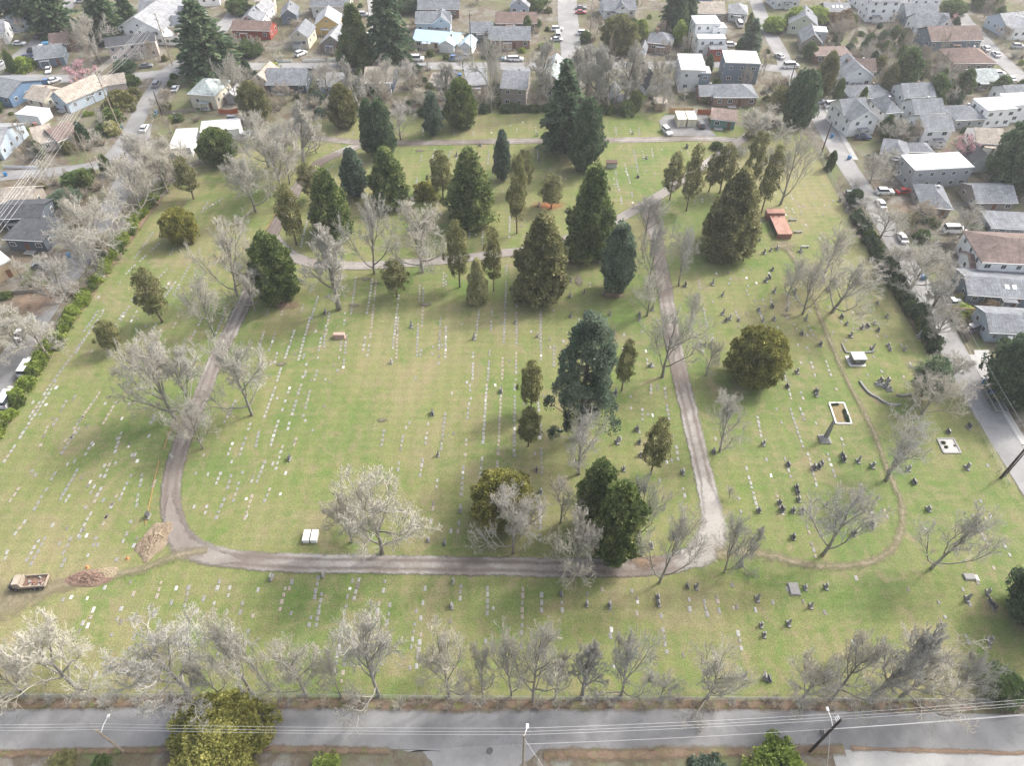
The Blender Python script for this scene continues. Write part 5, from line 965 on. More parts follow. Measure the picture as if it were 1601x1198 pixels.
UP = {(1200, 600): '300,50 305,75 125,20 320,525 290,530 130,510 180,655 190,685 195,730 215,800 90,795 75,750 465,450 475,480 565,490 365,765 160,965 1130,305 1245,530 915,620 740,20 1255,275 880,540 160,800 650,890 540,940 1005,790 340,500 655,520 845,450',
      (1200, 300): '10,540 40,630 40,800 215,890 115,940 330,960 185,1130 115,1100 465,785 495,830 520,905 590,855 655,985 755,965 765,990 855,990 745,785 375,610 385,620 685,700 345,560 750,1190 705,1190 205,375 60,360 20,370 30,490 120,740 240,800 690,870 670,825 625,845 490,125 450,60 940,910 30,720 170,630',
      (800, 300): '1320,650 1320,765 1340,810 1365,795 1180,965 1210,960 1545,740 1570,810 1550,305 1415,430 1485,385 1580,385 455,630 570,640 615,770 800,800 800,770 640,890 615,955 600,860 870,1090 365,655 370,560 165,905 85,680 25,820 1520,270 1255,580 1590,560 1420,805 1085,590 880,740 460,770 370,780 345,120 170,90',
      (800, 600): '785,290 800,370 680,350 660,370 185,770 1070,560 1265,430 1545,800 805,450 1575,380 875,1020 1020,960 1435,1130 1080,850 700,540 760,740 650,65 185,680 830,660 1560,930 155,545 770,960', (800, 898): '310,130 470,195 915,150 920,190 1100,80 1155,85 1535,160 1560,325 1580,385 875,650 1455,645 1585,650 615,200', (1200, 898): '235,90 365,85 270,205 130,315 1245,160 1375,120 1390,180 1410,210 1385,420 345,1000 10,660',
      (400, 600): '212,475 1140,450 1535,50 1280,795 1080,980 1180,1000 1105,190', (0, 600): '930,835 1080,470', (800, 0): '790,1110 845,990 1095,925 760,835 160,850 170,1010 615,1010', (400, 0): '1405,910 1255,975', (400, 300): '1365,920 975,845 850,1070 435,760', (400, 898): '1225,205 1235,50 420,8 100,25'}
for (ox, oy), txt in UP.items():
    for s in txt.split():
        x, y = (float(v) for v in s.split(',')); p = G(ox + x / 4, oy + y / 4)
        k = random.choice((0, 0, 1, 1, 2, 3, 4)); e = empty('headstone', (p.x, p.y, .04), random.gauss(0, .12), (random.uniform(.8, 1.12),) * 3)
        inst('plinth', PL, e); t = inst('tablet', TB[k], e, (0, 0, .22), (random.gauss(0, .03), random.gauss(0, .03), 0)); reg(e, ('grey rounded', 'black square-topped', 'tall grey', 'wide black', 'narrow shaft')[k] + ' upright headstone', 'headstone', 'upright headstones')

# ------------------------------------------------------------------ single monuments and objects of the cemetery
WHITEK = plain('white_kerb_stone', (.62, .61, .58), .65, .1, 3); WHITEC = plain('white_concrete', (.78, .78, .76), .6, .06)
for px, lab in ((478.5, 'left of the two white concrete burial vaults'), (491, 'right of the two white concrete burial vaults')):
    p = G(px, 850); e = empty('burial_vault', (p.x, p.y, .05)); q = MB(); q.box(-.5, 0, 0, .5, 2.1, .72); q.build('box', WHITEC, e); q = MB(); q.box(-.55, -.05, .722, .55, 2.15, .9, 0, None, .05, .05); q.build('lid', WHITEC, e); reg(e, lab, 'burial vault')
RUST = plain('rust_brick_render', (.24, .115, .085), .85, .3, .7, .2, 0, .3); RUSTT = plain('stained_rust_top', (.33, .19, .145), .85, .35, .6); DKSTEEL = plain('black_panel', (.02, .025, .03), .4)
a = G(1214, 374); b_ = G(1236, 374); e = empty('brick_vault', a); wv = (b_ - a).length
q = MB(); q.box(0, 0, 0, wv, 8.2, 1.5); q.build('wall', RUST, e); q = MB(); q.box(-.1, -.1, 1.504, wv + .1, 8.15, 1.62); q.build('top_slab', RUSTT, e)
q = MB(); q.box(-.7, 8.22, 0, wv + .2, 10.2, 2.2); q.build('rear_block', RUST, e); q = MB(); q.box(-.8, 8.17, 2.204, wv + .3, 10.3, 2.34); q.build('rear_slab', RUSTT, e); q = MB(); q.box(-.06, .5, .2, -.004, 7.8, 1.4); q.build('side_panel', DKSTEEL, e)
for dx in (.7, 2.2):
    q = MB(); q.cyl((dx, 7.6, 1.62), .18, .35, 8); q.build('vent_pipe', RUST, e)
reg(e, 'long low rust-brown brick vault with raised rear block', 'vault')
a = G(1330, 572); e = empty('mausoleum', a); q = MB(); q.box(-.35, -.3, 0, 3.1, 2.9, .14); q.build('base_slab', STONE[4], e); q = MB(); q.box(.25, .2, .14, 2.85, 2.3, 1.55); q.build('tomb_body', BLACKG, e); q = MB(); q.box(.1, .05, 1.55, 3.0, 2.5, 1.75, 0, None, .05, .05); q.build('top_slab', STONE[4], e)
q = MB(); q.box(.8, .16, .85, 1.8, .2, 1.1); q.build('name_plate', STONE[0], e); reg(e, 'black granite tomb with white top slab', 'tomb')
def kerbplot(cs, kerbm, inm, lab, inside):
    P = [G(*c) for c in cs]; c = sum(P, Vector()) / 4; e = empty('kerbed_plot', c); L = [p - c for p in P]
    for i in range(4):
        u, v = L[i], L[(i + 1) % 4]; d = (v - u).normalized(); n = Vector((-d.y, d.x, 0)) * .14; q = MB(); k = .0
        pts = [u - n, v - n, v + n, u + n]; z = .24 + .004 * (i % 2)
        q.quad(*[(p.x, p.y, z) for p in pts]); 
        for j in range(4): A, B = pts[j], pts[(j + 1) % 4]; q.quad((A.x, A.y, 0), (B.x, B.y, 0), (B.x, B.y, z), (A.x, A.y, z))
        q.build('kerb', kerbm, e)
    q = MB(); q.poly([(p.x, p.y, .12) for p in L]); q.build('bed', inm, e); reg(e, lab, 'grave plot')
    for fx, fy, s, m in inside:
        p = P[0].lerp(P[1], fx).lerp(P[3].lerp(P[2], fx), fy); shrub(0, 0, 0, 'small dark plot shrub', m, .8, 'shrubs in kerbed plots', 'shrub', (p, s))
kerbplot([(1296, 631), (1319, 631), (1331, 663), (1307, 663)], WHITEK, plain('golden_turf', (.19, .15, .075), .95, .3, 1.2), 'white-kerbed plot with golden turf', [(.84, .4, .8, L_DARK), (.82, .52, .8, L_DARK), (.84, .65, .9, L_BLUE), (.82, .78, .9, L_DARK), (.8, .9, .8, L_DARK), (.3, .08, .7, L_DARK), (.5, .07, .7, L_DARK), (.15, .1, .6, L_SHRUB)])
kerbplot([(1465, 687), (1490, 687), (1502, 709), (1475, 709)], GREYG, plain('pale_gravel_bed', (.42, .40, .37), .95, .25, 4), 'dark-kerbed plot filled with pale gravel', [(.25, .3, .8, L_DARK), (.3, .6, .7, L_SHRUB), (.85, .5, .5, L_DRY)])
def kerbline(name, pts, hgt_, wd_, m, lab):
    P = smooth_line([G(*p) for p in pts], .6); c = P[0].copy(); q = MB()
    for i in range(len(P) - 1):
        d = P[i + 1] - P[i]; M = Matrix.Translation(P[i] - c) @ Matrix.Rotation(math.atan2(d.y, d.x), 4, 'Z'); q.box(-.01, -wd_ / 2, 0, d.length + .01, wd_ / 2, hgt_ + .003 * (i % 2), 0, M)
    o = q.build(name, m, None, c); reg(o, lab, 'kerb'); return o
kerbline('stone_kerb', [(1344, 597), (1350, 606), (1357, 614), (1364, 619), (1372, 623), (1380, 629), (1393, 634), (1407, 634)], .4, .4, STONE[1], 'curved low stone kerb below three monuments')
kerbline('stone_kerb', [(1316, 538), (1319, 545), (1322, 551)], .3, .3, STONE[1], 'short stone kerb left of the black tomb'); kerbline('stone_kerb', [(1322, 552), (1345, 552), (1366, 551)], .3, .3, STONE[1], 'straight stone kerb behind the black tomb')
kerbline('stone_kerb', [(1402, 618), (1412, 620), (1424, 617)], .35, .35, STONE[1], 'short kerb under the drooping dark conifer')
for bx, by, ty, k, lab in ((1289, 688, 657, 1.0, 'grey stone obelisk on a stepped base'), (1384, 604, 593, .7, 'tallest of three monuments above the curved kerb'), (1373, 602, 596, .6, 'left of three monuments above the curved kerb'), (1390, 610, 604, .6, 'right of three monuments above the curved kerb')):
    p = G(bx, by); h = hgt(bx, by, ty); e = empty('obelisk', (p.x, p.y, .04))
    q = MB()
    for i, s in enumerate((1.0, .78, .56)): q.box(-s * k, -s * k, .3 * k * i, s * k, s * k, .3 * k * (i + 1) - .003)
    q.build('stepped_base', GREYG, e); q = MB(); q.box(-.34 * k, -.34 * k, .9 * k, .34 * k, .34 * k, h * .93, 0, None, .13 * k, .13 * k); q.box(-.21 * k, -.21 * k, h * .93, .21 * k, .21 * k, h, 0, None, .2 * k, .2 * k); q.build('shaft', STONE[1] if k == 1 else GREYG, e); reg(e, lab, 'monument')
PINKG = plain('pink_granite', (.40, .28, .23), .6, .2, 3)
p = G(531, 528); e = empty('granite_monument', p); q = MB(); q.box(-1.35, -.55, 0, 1.35, .55, .18); q.build('plinth', PINKG, e); q = MB(); q.box(-1.2, -.45, .18, 1.2, .45, 1.05); q.build('block', PINKG, e); q = MB(); q.box(-1.25, -.5, 1.054, 1.25, .5, 1.2, 0, None, .08, .1); q.build('cap', PINKG, e); reg(e, 'pink granite block monument alone on the lawn', 'monument')
p = G(956, 262); e = empty('columbarium', p); q = MB(); q.box(-1.4, -.4, 0, 1.4, .5, 1.5); q.build('wall', STONE[4], e); q = MB(); q.box(-1.6, -.6, 1.504, 1.6, 1.3, 1.75); q.build('roof', plain('dark_brown_roof', (.10, .06, .05)), e); q = MB(); q.box(-1.5, .9, 0, -1.3, 1.1, 1.5); q.build('post', STONE[4], e); q = MB(); q.box(1.3, .9, 0, 1.5, 1.1, 1.5); q.build('post', STONE[4], e); reg(e, 'white niche wall with brown roof on the upper lawn', 'columbarium')
for px, py, w_, lab in ((1247, 364, 2.2, 'grey stone bench right of the brick vault'), (1258, 387, 2.0, 'pale stone bench in front of the brick vault'), (1251, 394, 1.3, 'small grey bench nearest the dirt track'), (1239, 345, 2.0, 'mossy bench behind the brick vault corner')):
    p = G(px, py); e = empty('stone_bench', p); q = MB(); q.box(-w_ / 2, -.25, .4, w_ / 2, .25, .52); q.build('seat', STONE[0 if 'pale' in lab else 1], e)
    for s in (-1, 1): q = MB(); q.box(s * w_ * .36 - .12, -.2, 0, s * w_ * .36 + .12, .2, .4); q.build('leg', STONE[1], e)
    reg(e, lab, 'bench')
# slab graves
for px, py, sx, sy, m, lab in ((1241, 922, 1.7, 2.2, 1, 'large grey ledger slab in the near right lawn'), (1515, 903, 1.9, 1.2, 1, 'wide grey slab beside the edge evergreen'), (1526, 905, .7, 1.1, 4, 'white slab beside the edge evergreen'), (1320, 505, .1, .1, 0, None), (1385, 855, .8, 1.2, 0, None)):
    if lab: p = G(px, py); q = MB(); q.box(-sx / 2, -sy / 2, 0, sx / 2, sy / 2, .16); q.box(-sx / 2 + .12, -sy / 2 + .12, .16, sx / 2 - .12, sy / 2 - .12, .3); reg(q.build('ledger_slab', STONE[m], None, (p.x, p.y, .04)), lab, 'grave slab')
# rubble heap, soil bank, truck, orange netting
def mound(name, px, rx, ry, h, mat, lab, rz=0, seed=0, rough=.5):
    c = G(*px); V = []; F = []; n = 44
    for i in range(n + 1):
        for j in range(n + 1):
            u, v = i / n * 2 - 1, j / n * 2 - 1; d = math.hypot(u, v) + .28 * noise.noise(Vector((u * 1.6 + seed, v * 1.6, 3))); z = h * max(-.1, 1 - d) ** .8 if d < 1 else -.12
            if d < 1: z += rough * h * noise.noise(Vector((u * 6, v * 6, seed))) * (1 - d) + rough * .5 * h * noise.noise(Vector((u * 15, v * 15, seed))) * min(1, (1 - d) * 2)
            V.append((u * rx, v * ry, max(-.12, z)))
    for i in range(n):
        for j in range(n): a_ = i * (n + 1) + j; F.append((a_, a_ + n + 1, a_ + n + 2, a_ + 1))
    me = bpy.data.meshes.new(name); me.from_pydata(V, [], F); me.materials.append(mat); o = inst(name, me, None, (c.x, c.y, .05), (0, 0, rz)); reg(o, lab, 'heap'); return o
k = NT('rubble_soil'); pp = k.pos(True); c_ = k.ramp(k.noise(pp, .9, 6, .75, .5), [(.3, (.19, .13, .09)), (.45, (.20, .155, .11)), (.6, (.27, .22, .155)), (.72, (.24, .185, .13))]); k.bump(k.noise(pp, 5, 5), .8, .2); RUB = k.done(c_, .95, .1)
mound('rubble_heap', (242, 846), 2.4, 4.0, .8, RUB, 'tan heap of soil and rubble beside the drive', -.35, 1, .6)
mound('soil_bank', (140, 905), 4.2, 1.6, .7, plain('brown_soil', (.19, .13, .10), .95, .4, 1.2, .1, 0, .6), 'long brown soil bank between truck and rubble heap', .12, 4, .5)
mound('soil_bank', (165, 899), 2.2, 1.3, .5, plain('straw_soil', (.25, .205, .14), .95, .3, 1.5, .1, 0, .6), 'pale straw-coloured end of the soil bank', .12, 7, .5)
TANP = plain('faded_tan_steel', (.33, .28, .225), .7, .3, 1.2); p = G(52, 915); e = empty('dump_truck', (p.x, p.y, .05), math.pi + .08)
q = MB(); q.box(-2.6, -1.0, .7, 1.0, 1.0, .85); q.build('bed_floor', plain('rusty_bed', (.17, .11, .08), .9, .4, 1.5), e)
for s in (-1, 1): q = MB(); q.box(-2.6, s * 1.0 - .05 + .004 * s, .86, 1.0, s * 1.0 + .05, 1.35); q.build('bed_side', TANP, e)
q = MB(); q.box(-2.66, -.94, .86, -2.56, .94, 1.3); q.build('tailgate', TANP, e); q = MB(); q.box(1.02, -1.0, .86, 1.12, 1.0, 1.75); q.build('headboard', TANP, e)
q = MB(); q.box(1.15, -.95, .5, 2.35, .95, 1.95, 0, None, .12, .1); cb = q.build('cab', TANP, e); q = MB(); q.box(2.2, -.8, 1.25, 2.34, .8, 1.8); q.build('windscreen', GLASS, cb)
q = MB(); q.box(2.36, -.9, .45, 3.1, .9, 1.15, 0, None, .1, .08); q.build('hood', paint('black', PC['black']), e); q = MB(); q.box(3.05, -.95, .4, 3.2, .95, .6); q.build('bumper', METAL, e)
for x in (-1.7, -.8, 2.1):
    for s in (-1, 1): t = inst('wheel', CARS['sedan'][6], e, (x, s * .9, .42), (0, 0, 0), (1.25, 1.4, 1.25)); inst('rim', CARS['sedan'][7], t)
rs = random.Random(3)
for i in range(12): q = MB(); q.box(-.25, -.12, 0, .25, .12, .14); o = q.build('debris', (STONE[0], RUST, TANP, GREYG)[i % 4], e, (rs.uniform(-2.2, .6), rs.uniform(-.7, .7), .87 + .05 * (i % 3)), rs.random() * 3)
reg(e, 'tan dump truck with debris in its bed and a black hood', 'truck')
ORANGE = plain('orange_plastic', (.48, .22, .09), .6, .1)
def netting(pts, lab):
    P = smooth_line([G(*p) for p in pts], 2.0); c = P[0].copy(); e = empty('netting_fence', c)
    for i in range(0, len(P)): q = MB(); q.cyl((P[i].x - c.x, P[i].y - c.y, 0), .03, .5, 5); q.build('stake', WOODG, e)
    q = MB()
    for i in range(len(P) - 1):
        A, B = P[i] - c, P[i + 1] - c
        for z in (.08, .2, .32): q.tube([(A.x, A.y, z + .02 * (i % 2)), (B.x, B.y, z + .02 * ((i + 1) % 2))],   .014, 4)
        for k_ in range(8): t = A.lerp(B, k_ / 8); q.tube([(t.x, t.y, .06), (t.x, t.y, .36)], .009, 3)
    q.build('netting', ORANGE, e); reg(e, lab, 'netting')
netting([(276, 655), (268, 672), (260, 692), (257, 702)], 'orange netting below the leafless tree by the drive'); netting([(249, 722), (243, 748), (238, 772), (232, 800), (228, 822)], 'orange netting leading to the rubble heap'); netting([(373, 455), (362, 475), (350, 497)], 'orange netting at the upper left drive bend'); netting([(434, 330), (425, 345), (412, 368)], 'orange netting near the top of the left drive')
for px, py, lab in ((137, 888, 'orange cone at the soil bank'), (200, 874, 'orange cone near the rubble heap')):
    p = G(px, py); e = empty('traffic_cone', p); q = MB(); q.box(-.25, -.25, .03, .25, .25, .09); q.build('base', ORANGE, e); q = MB(); q.tube([(0, 0, .09), (0, 0, .75)], [.19, .04], 10); q.build('cone', ORANGE, e); reg(e, lab, 'cone')
# storage containers
CREAM = plain('cream_steel', (.62, .57, .43), .55, .08)
for a_, b2, lab in (((1058, 199), (1071.5, 199), 'left of two cream storage containers'), ((1074, 199), (1087.5, 199), 'right of two cream storage containers')):
    A = G(*a_); B = G(*b2); w_ = (B - A).length; e = empty('storage_container', (A.x, A.y, .1)); q = MB(); q.box(0, 0, 0, w_, 5.5, 2.5)
    q.build('body', CREAM, e)
    for k_ in range(18):
        for x in (-.04, w_ + .004): q = MB(); q.box(x, .15 + k_ * .3, .1, x + .036, .3 + k_ * .3, 2.4); q.build('rib', CREAM, e)
    q = MB(); q.box(-.06, -.06, 2.504, w_ + .06, 5.56, 2.6); q.build('roof', plain('pale_cream_steel', (.72, .69, .58), .5, .06), e)
    for s in (0, 1): d = MB(); d.box(.06 + s * w_ / 2, -.05, .1, w_ / 2 - .04 + s * w_ / 2, -.004, 2.4); d = d.build('door', CREAM, e); h_ = MB(); h_.box(w_ / 2 - .3 + s * .45, -.1, .2, w_ / 2 - .24 + s * .45, -.052, 2.3); h_.build('lock_bar', METAL, d)
    reg(e, lab, 'container')
# ------------------------------------------------------------------ poles, wires, fences, bins
POLEM = plain('dark_creosote_wood', (.045, .032, .026), .9, .3, 1.5); POLEW = plain('weathered_pole_wood', (.30, .25, .19), .9, .3, 1.5); WIREM = plain('aluminium_wire', (.55, .55, .54), .5, .05, 1, .5); PORC = plain('white_porcelain', (.75, .75, .73), .4, .05)
def pole(bx, by, ty, lab, mat=POLEM, r=.17, arms=(), lamp=None, ax=0.0, h=None):
    p = G(bx, by); h = h or hgt(bx, by, ty); e = empty('utility_pole', p); q = MB(); q.tube([(0, 0, -.2), (0, 0, h)], [r, r * .72], 10); q.build('pole', mat, e)
    for z in arms:
        c = MB(); c.box(-1.2, -.06, 0, 1.2, .06, .12); c = c.build('crossarm', mat, e, (0, -.14, h - z), ax)
        for x in (-1.05, -.35, .35, 1.05): i_ = MB(); i_.tube([(x, 0, .12), (x, 0, .3)], [.06, .04], 6); i_.build('insulator', PORC, c)
    if lamp:
        l = MB(); dx, dy, dz = lamp; l.tube([(0, 0, h - dz), (dx * .5, dy * .5, h - dz + .5), (dx, dy, h - dz + .55)], .05, 6); l.build('lamp_arm', PORC, e); l = MB(); l.box(dx - .18, dy - .12, h - dz + .42, dx + .18, dy + .4, h - dz + .6, 0, None, .05, .05); l.build('lamp_head', PORC, e)
    reg(e, lab, 'utility pole'); return Vector((p.x, p.y, h))
PB = pole(1266, 1176, 1126, 'dark utility pole with lamp by the near street', POLEM, .2, (), (-.2, 2.0, 3.0))
PA = pole(817, 1215, 1150, 'white-capped utility pole at the side street corner', POLEW, .17, (), (.4, 1.0, .9)); PCc = pole(193, 1176, 1142, 'weathered utility pole with street lamp at lower left', POLEW, .17, (), (.4, 1.9, 1.5))
for k_ in range(3):
    for T_ in (PB,): q = MB(); q.tube([(0, 0, 0), (-.15, .5, .12)], .05, 5); o = q.build('insulator_bracket', PORC, None, (T_.x, T_.y + .15, T_.z - .3 - k_ * .5)); reg(o, ('top', 'middle', 'lowest')[k_] + ' white insulator bracket on the dark near pole', 'insulator', 'insulators of the near pole')
PR = [pole(1449, 498, 446, 'dark utility pole beside the right hedge', POLEM, .2, (1.0,), None, AR + 1.57), pole(1283, 243, 190, 'dark utility pole at the top of the right street', POLEM, .2, (.8,), None, AR + 1.57), pole(1564, 748, 690, 'dark utility pole at the right picture edge', POLEM, .22, (1.0,), None, AR + 1.57)]
pole(1571, 745, 705, 'second thinner pole at the right picture edge', POLEM, .12); pole(1236, 126, 100, 'dark pole at the right bend', POLEM, .17, (.6,))
P1 = pole(270, 102, 20, 'pale tall pole before the white hall', POLEW, .2, (.5, 2.2, 5), None, -.5); P2 = pole(192, 212, 112, 'tall pole carrying wires over the left street', POLEW, .2, (.5, 3.0), None, -.3); pole(254, 181, 142, 'dark short pole by the left street bins', POLEM, .18)
P3p = G(-110, 700); P3 = Vector((P3p.x, P3p.y, P2.z)); pole(-110, 700, 0, 'tall pole left of the picture', POLEW, .2, (.5,), None, -.3, P2.z)
pole(578, 34, -20, 'pale pole at the top of the alley', POLEW, .17, (.6,)); pole(737, 94, 20, 'dark pole on the back street', POLEM, .17, (.6,)); pole(1075, 97, 55, 'dark pole left of the modern boxes', POLEM, .16, (.5,)); pole(922, 54, -10, 'pole right of the pale back street', POLEW, .17, (.6,)); pole(150, 272, 205, 'thin pole at the left street junction', POLEW, .14); pole(372, 40, 5, 'pole on the rising left street', POLEM, .15)
def wire(a, b_, lab, sag=.6, r=.015, grp='overhead wires'):
    a = Vector(a); b_ = Vector(b_); n = 14; P = [a.lerp(b_, i / n) - Vector((0, 0, sag * 4 * (i / n) * (1 - i / n))) for i in range(n + 1)]; q = MB(); q.tube([p - a for p in P], r, 4); o = q.build('overhead_wire', WIREM, None, a); reg(o, lab, 'wire', grp)
PE = PB + Vector((42, 3.2, 0)); PW = PCc + Vector((-30, 0, 0))
for i, (dy, dz) in enumerate(((.75, .0), (.4, .1), (.15, .35), (-.1, 3.0))):
    o = Vector((0, dy, -dz)); nm = ('topmost', 'second', 'third', 'lowest')[i]
    wire(PA + o, PB + o, nm + ' wire between the two near street poles', .5); wire(PB + o, PE + o, nm + ' wire leaving the dark near pole rightwards', .5)
    if i < 3: wire(PCc + o, PA + o, nm + ' wire between the two left near poles', .5); wire(PW + o, PCc + o, nm + ' wire at the lower left edge', .4)
wire(PB + Vector((0, 0, -4)), G(1292, 1205) + Vector((0, 0, .3)), 'pale guy wire of the dark near pole', 0, .03); wire(PA + Vector((0, 0, -1.2)), PA + Vector((7, -9, -3)), 'service wire dropping from the white-capped pole', .3)
wire(PB + Vector((.1, .1, -3.8)), PE + Vector((0, 0, -4)), 'dashed-looking low cable right of the dark pole', .5, .03)
for i, (dx, dz) in enumerate(((-1.05, .2), (-.35, .2), (.35, .2), (1.05, .2), (-.6, 2.7), (.6, 2.7))):
    o = Vector((dx, dx * .3, -dz)); nm = ('first', 'second', 'third', 'fourth', 'fifth', 'sixth')[i]
    wire(P1 + o, P2 + o, nm + ' wire from the hall pole to the left street', 1.0, .02); wire(P2 + o, P3 + o, nm + ' wire over the houses at the left', 2.0, .02)
for a_, b2, nm in ((PR[0], PR[1], 'upper'), (PR[2], PR[0], 'lower')):
    for dx in (-1, 1): wire(a_ + Vector((dx, 0, -.7)), b2 + Vector((dx, 0, -.7)), ('left ' if dx < 0 else 'right ') + nm + ' wire along the right street', .8, .018)
def fence(pts, h, mat, lab, gap=2.4, kind='board', world=False):
    P = [G(*p) for p in pts]; c = P[0].copy(); e = empty('fence', c)
    for i in range(len(P) - 1):
        d = P[i + 1] - P[i]; L = d.length; rz = math.atan2(d.y, d.x); n = max(1, int(L / gap)); o0 = P[i] - c
        for k_ in range(n + (i == len(P) - 2)):
            p = o0 + d * (k_ / n); q = MB()
            if kind == 'board': q.box(-.07, -.07, 0, .07, .07, h + .08)
            else: q.cyl((0, 0, 0), .04, h, 6)
            q.build('post', mat, e, p, rz)
            if kind == 'board' and k_ < n: q = MB(); q.box(.075, -.03, .08, L / n - .075, .03, h); q.build('panel', mat, e, p, rz)
        if kind != 'board':
            q = MB(); q.tube([(0, 0, h), (L, 0, h)], .025, 5)
            for z in np.linspace(.1, h - .12, 7): q.tube([(0, 0, z), (L, 0, z)], .006, 3)
            m = int(L / .45)
            for k_ in range(m): q.tube([(k_ * .45, 0, .05), (k_ * .45 + .45, 0, h)], .006, 3, 0, False); q.tube([(k_ * .45 + .45, 0, .05), (k_ * .45, 0, h)], .006, 3, 0, False)
            q.build('chain_link', mat, e, o0, rz)
    reg(e, lab, 'fence')
fence([(-60, 1092), (400, 1090), (800, 1095), (1200, 1096), (1640, 1100)], 1.3, METAL, 'long chain-link fence along the near street', 3, 'link')
fence([(1575, 762), (1540, 690), (1505, 622), (1475, 572)], 1.2, METAL, 'chain-link fence along the lower right street', 3, 'link'); fence([(1325, 330), (1290, 262), (1262, 195)], 1.2, METAL, 'chain-link fence along the upper right street', 3, 'link')
fence([(1482, 489), (1590, 497)], 1.7, WOOD, 'pale cedar fence behind the pale blue house'); fence([(1482, 490), (1512, 535)], 1.5, WOODG, 'weathered slatted fence by the parking pad', .9); fence([(1046, 177), (1083, 177)], 1.8, WOOD, 'pale wooden fence behind the containers'); fence([(1090, 179), (1110, 180)], 1.8, WOODR, 'red wooden fence behind the containers')
fence([(343, 178), (362, 179), (380, 175)], 1.6, WOODR, 'bright orange-red fence by the grey garage'); fence([(252, 181), (308, 175)], 1.4, WOODG, 'dark fence by the left street bins'); fence([(8, 263), (63, 264)], .9, TRIM, 'low white fence before the left tan-roofed house'); fence([(1040, 93), (1110, 95)], 1.7, WOODG, 'grey fence right of the brick cottage'); fence([(1110, 96), (1170, 96)], 1.7, WOODR, 'reddish fence before the stepped white house')
fence([(433, 97), (456, 97)], .9, TRIM, 'low pale wall left of the craftsman drive'); fence([(474, 97), (540, 95)], .9, TRIM, 'low pale wall right of the craftsman drive'); fence([(1458, 388), (1492, 388)], 1.6, WOODG, 'grey fence left of the white two-storey house'); fence([(0, 463), (70, 458)], 1.2, WOODG, 'grey fence at the left edge'); fence([(790, 172), (850, 170)], 1.5, WOODG, 'grey fence behind the back hedge')
fence([(620, 178), (660, 176)], 1.4, WOODG, 'grey fence behind the far back lawn'); fence([(1326, 92), (1375, 90)], 1.5, WOODG, 'grey garden fence right of the brown house')
BINM = {'blue': plain('blue_bin_plastic', (.04, .16, .34), .5, .1), 'green': plain('green_bin_plastic', (.04, .14, .10), .5, .1)}
for px, py, c_, lab in ((245, 178, 'blue', 'blue bin by the dark short pole'), (243, 183, 'green', 'green bin by the dark short pole'), (191, 201, 'blue', 'blue bin below the cream shrub'), (10, 275, 'blue', 'blue bin at the left street junction'), (109, 402, 'blue', 'left blue bin by the left street trees'), (132, 398, 'blue', 'right blue bin by the left street trees'), (1327, 249, 'blue', 'blue bin on the right street kerb'), (1300, 215, 'blue', 'blue bin near the white townhouse'), (1441, 437, 'blue', 'left bin by the white house drive'), (1445, 437, 'green', 'right bin by the white house drive'), (1538, 600, 'blue', 'blue bin behind the grey trailer')):
    p = G(px, py); e = empty('wheelie_bin', (p.x, p.y, .06), random.random()); q = MB(); q.box(-.32, -.36, 0, .32, .36, 1.0, 0, None, -.04, -.05); q.build('body', BINM[c_], e); q = MB(); q.box(-.38, -.44, 1.004, .38, .42, 1.09, 0, None, .03, .03); q.build('lid', BINM[c_], e); reg(e, lab, 'bin')
p = G(75, 71); q = MB(); q.box(-2, -1.2, 0, 2, 1.2, 1.3, 0, None, .3, .3); reg(q.build('tarpaulin', plain('blue_tarpaulin', (.12, .33, .52), .5, .15), None, p), 'blue tarpaulin over a load at the top left', 'tarpaulin')
# flatbed trailer on the right pavement
p = G(1553, 628); e = empty('flatbed_trailer', p, AR); q = MB(); q.box(-3.2, -1.1, .6, 3.2, 1.1, .75); q.build('deck', METAL, e)
for s in (-1, 1): q = MB(); q.box(-3.2, s * 1.1 - .04, .754, 3.2, s * 1.1 + .04, 1.15); q.build('side_board', STONE[0], e)
for x in (-.5, .5):
    for s in (-1, 1): t = inst('wheel', CARS['sedan'][6], e, (x, s * 1.0, .34)); inst('rim', CARS['sedan'][7], t)
for x, c_ in ((1.6, 'blue'), (.4, 'black'), (-.6, 'black')): q = MB(); q.box(-.5, -.6, 0, .5, .6, .6, 0, None, .1, .1); q.build('load', paint(c_, PC[c_]), e, (x, .1, .76))
reg(e, 'grey flatbed trailer with loads beside the dark evergreen', 'trailer')
q = MB(); q.cyl((0, 0, 0), .4, .02, 16); p = G(766, 1175); reg(q.build('manhole_cover', plain('iron_cover', (.10, .10, .10), .7), None, (p.x, p.y, .2)), 'dark manhole cover at the side street mouth', 'manhole cover')

# ------------------------------------------------------------------ garden growth among the houses
HP = HOUSES
def inhouse(p, m):
    for (cx, cy, r, a, rz, wd_, d) in HP:
        if abs(p.x - cx) > r + 12 or abs(p.y - cy) > r + 12: continue
        q = p - a; u = q.x * math.cos(rz) + q.y * math.sin(rz); v = -q.x * math.sin(rz) + q.y * math.cos(rz)
        if -m < u < wd_ + m and -m < v < d + m: return True
    return False
def inpoly(px, py, P):
    c = False; n = len(P)
    for i in range(n):
        (x0, y0), (x1, y1) = P[i], P[i - 1]
        if (y0 > py) != (y1 > py) and px < (x1 - x0) * (py - y0) / (y1 - y0) + x0: c = not c
    return c
RD = np.array([(r[0], r[1], r[2]) for r in ROADS]); rs = random.Random(5); cnt = 0; tries = 0
ZONES = [(-60, -60, 1660, 175, 4), (-60, 170, 330, 470, 1), (1260, 120, 1680, 640, 2), (-40, 60, 1660, 180, 2), (1290, 40, 1490, 150, 1.2), (480, 100, 780, 170, .6), (20, 200, 200, 420, .5)]
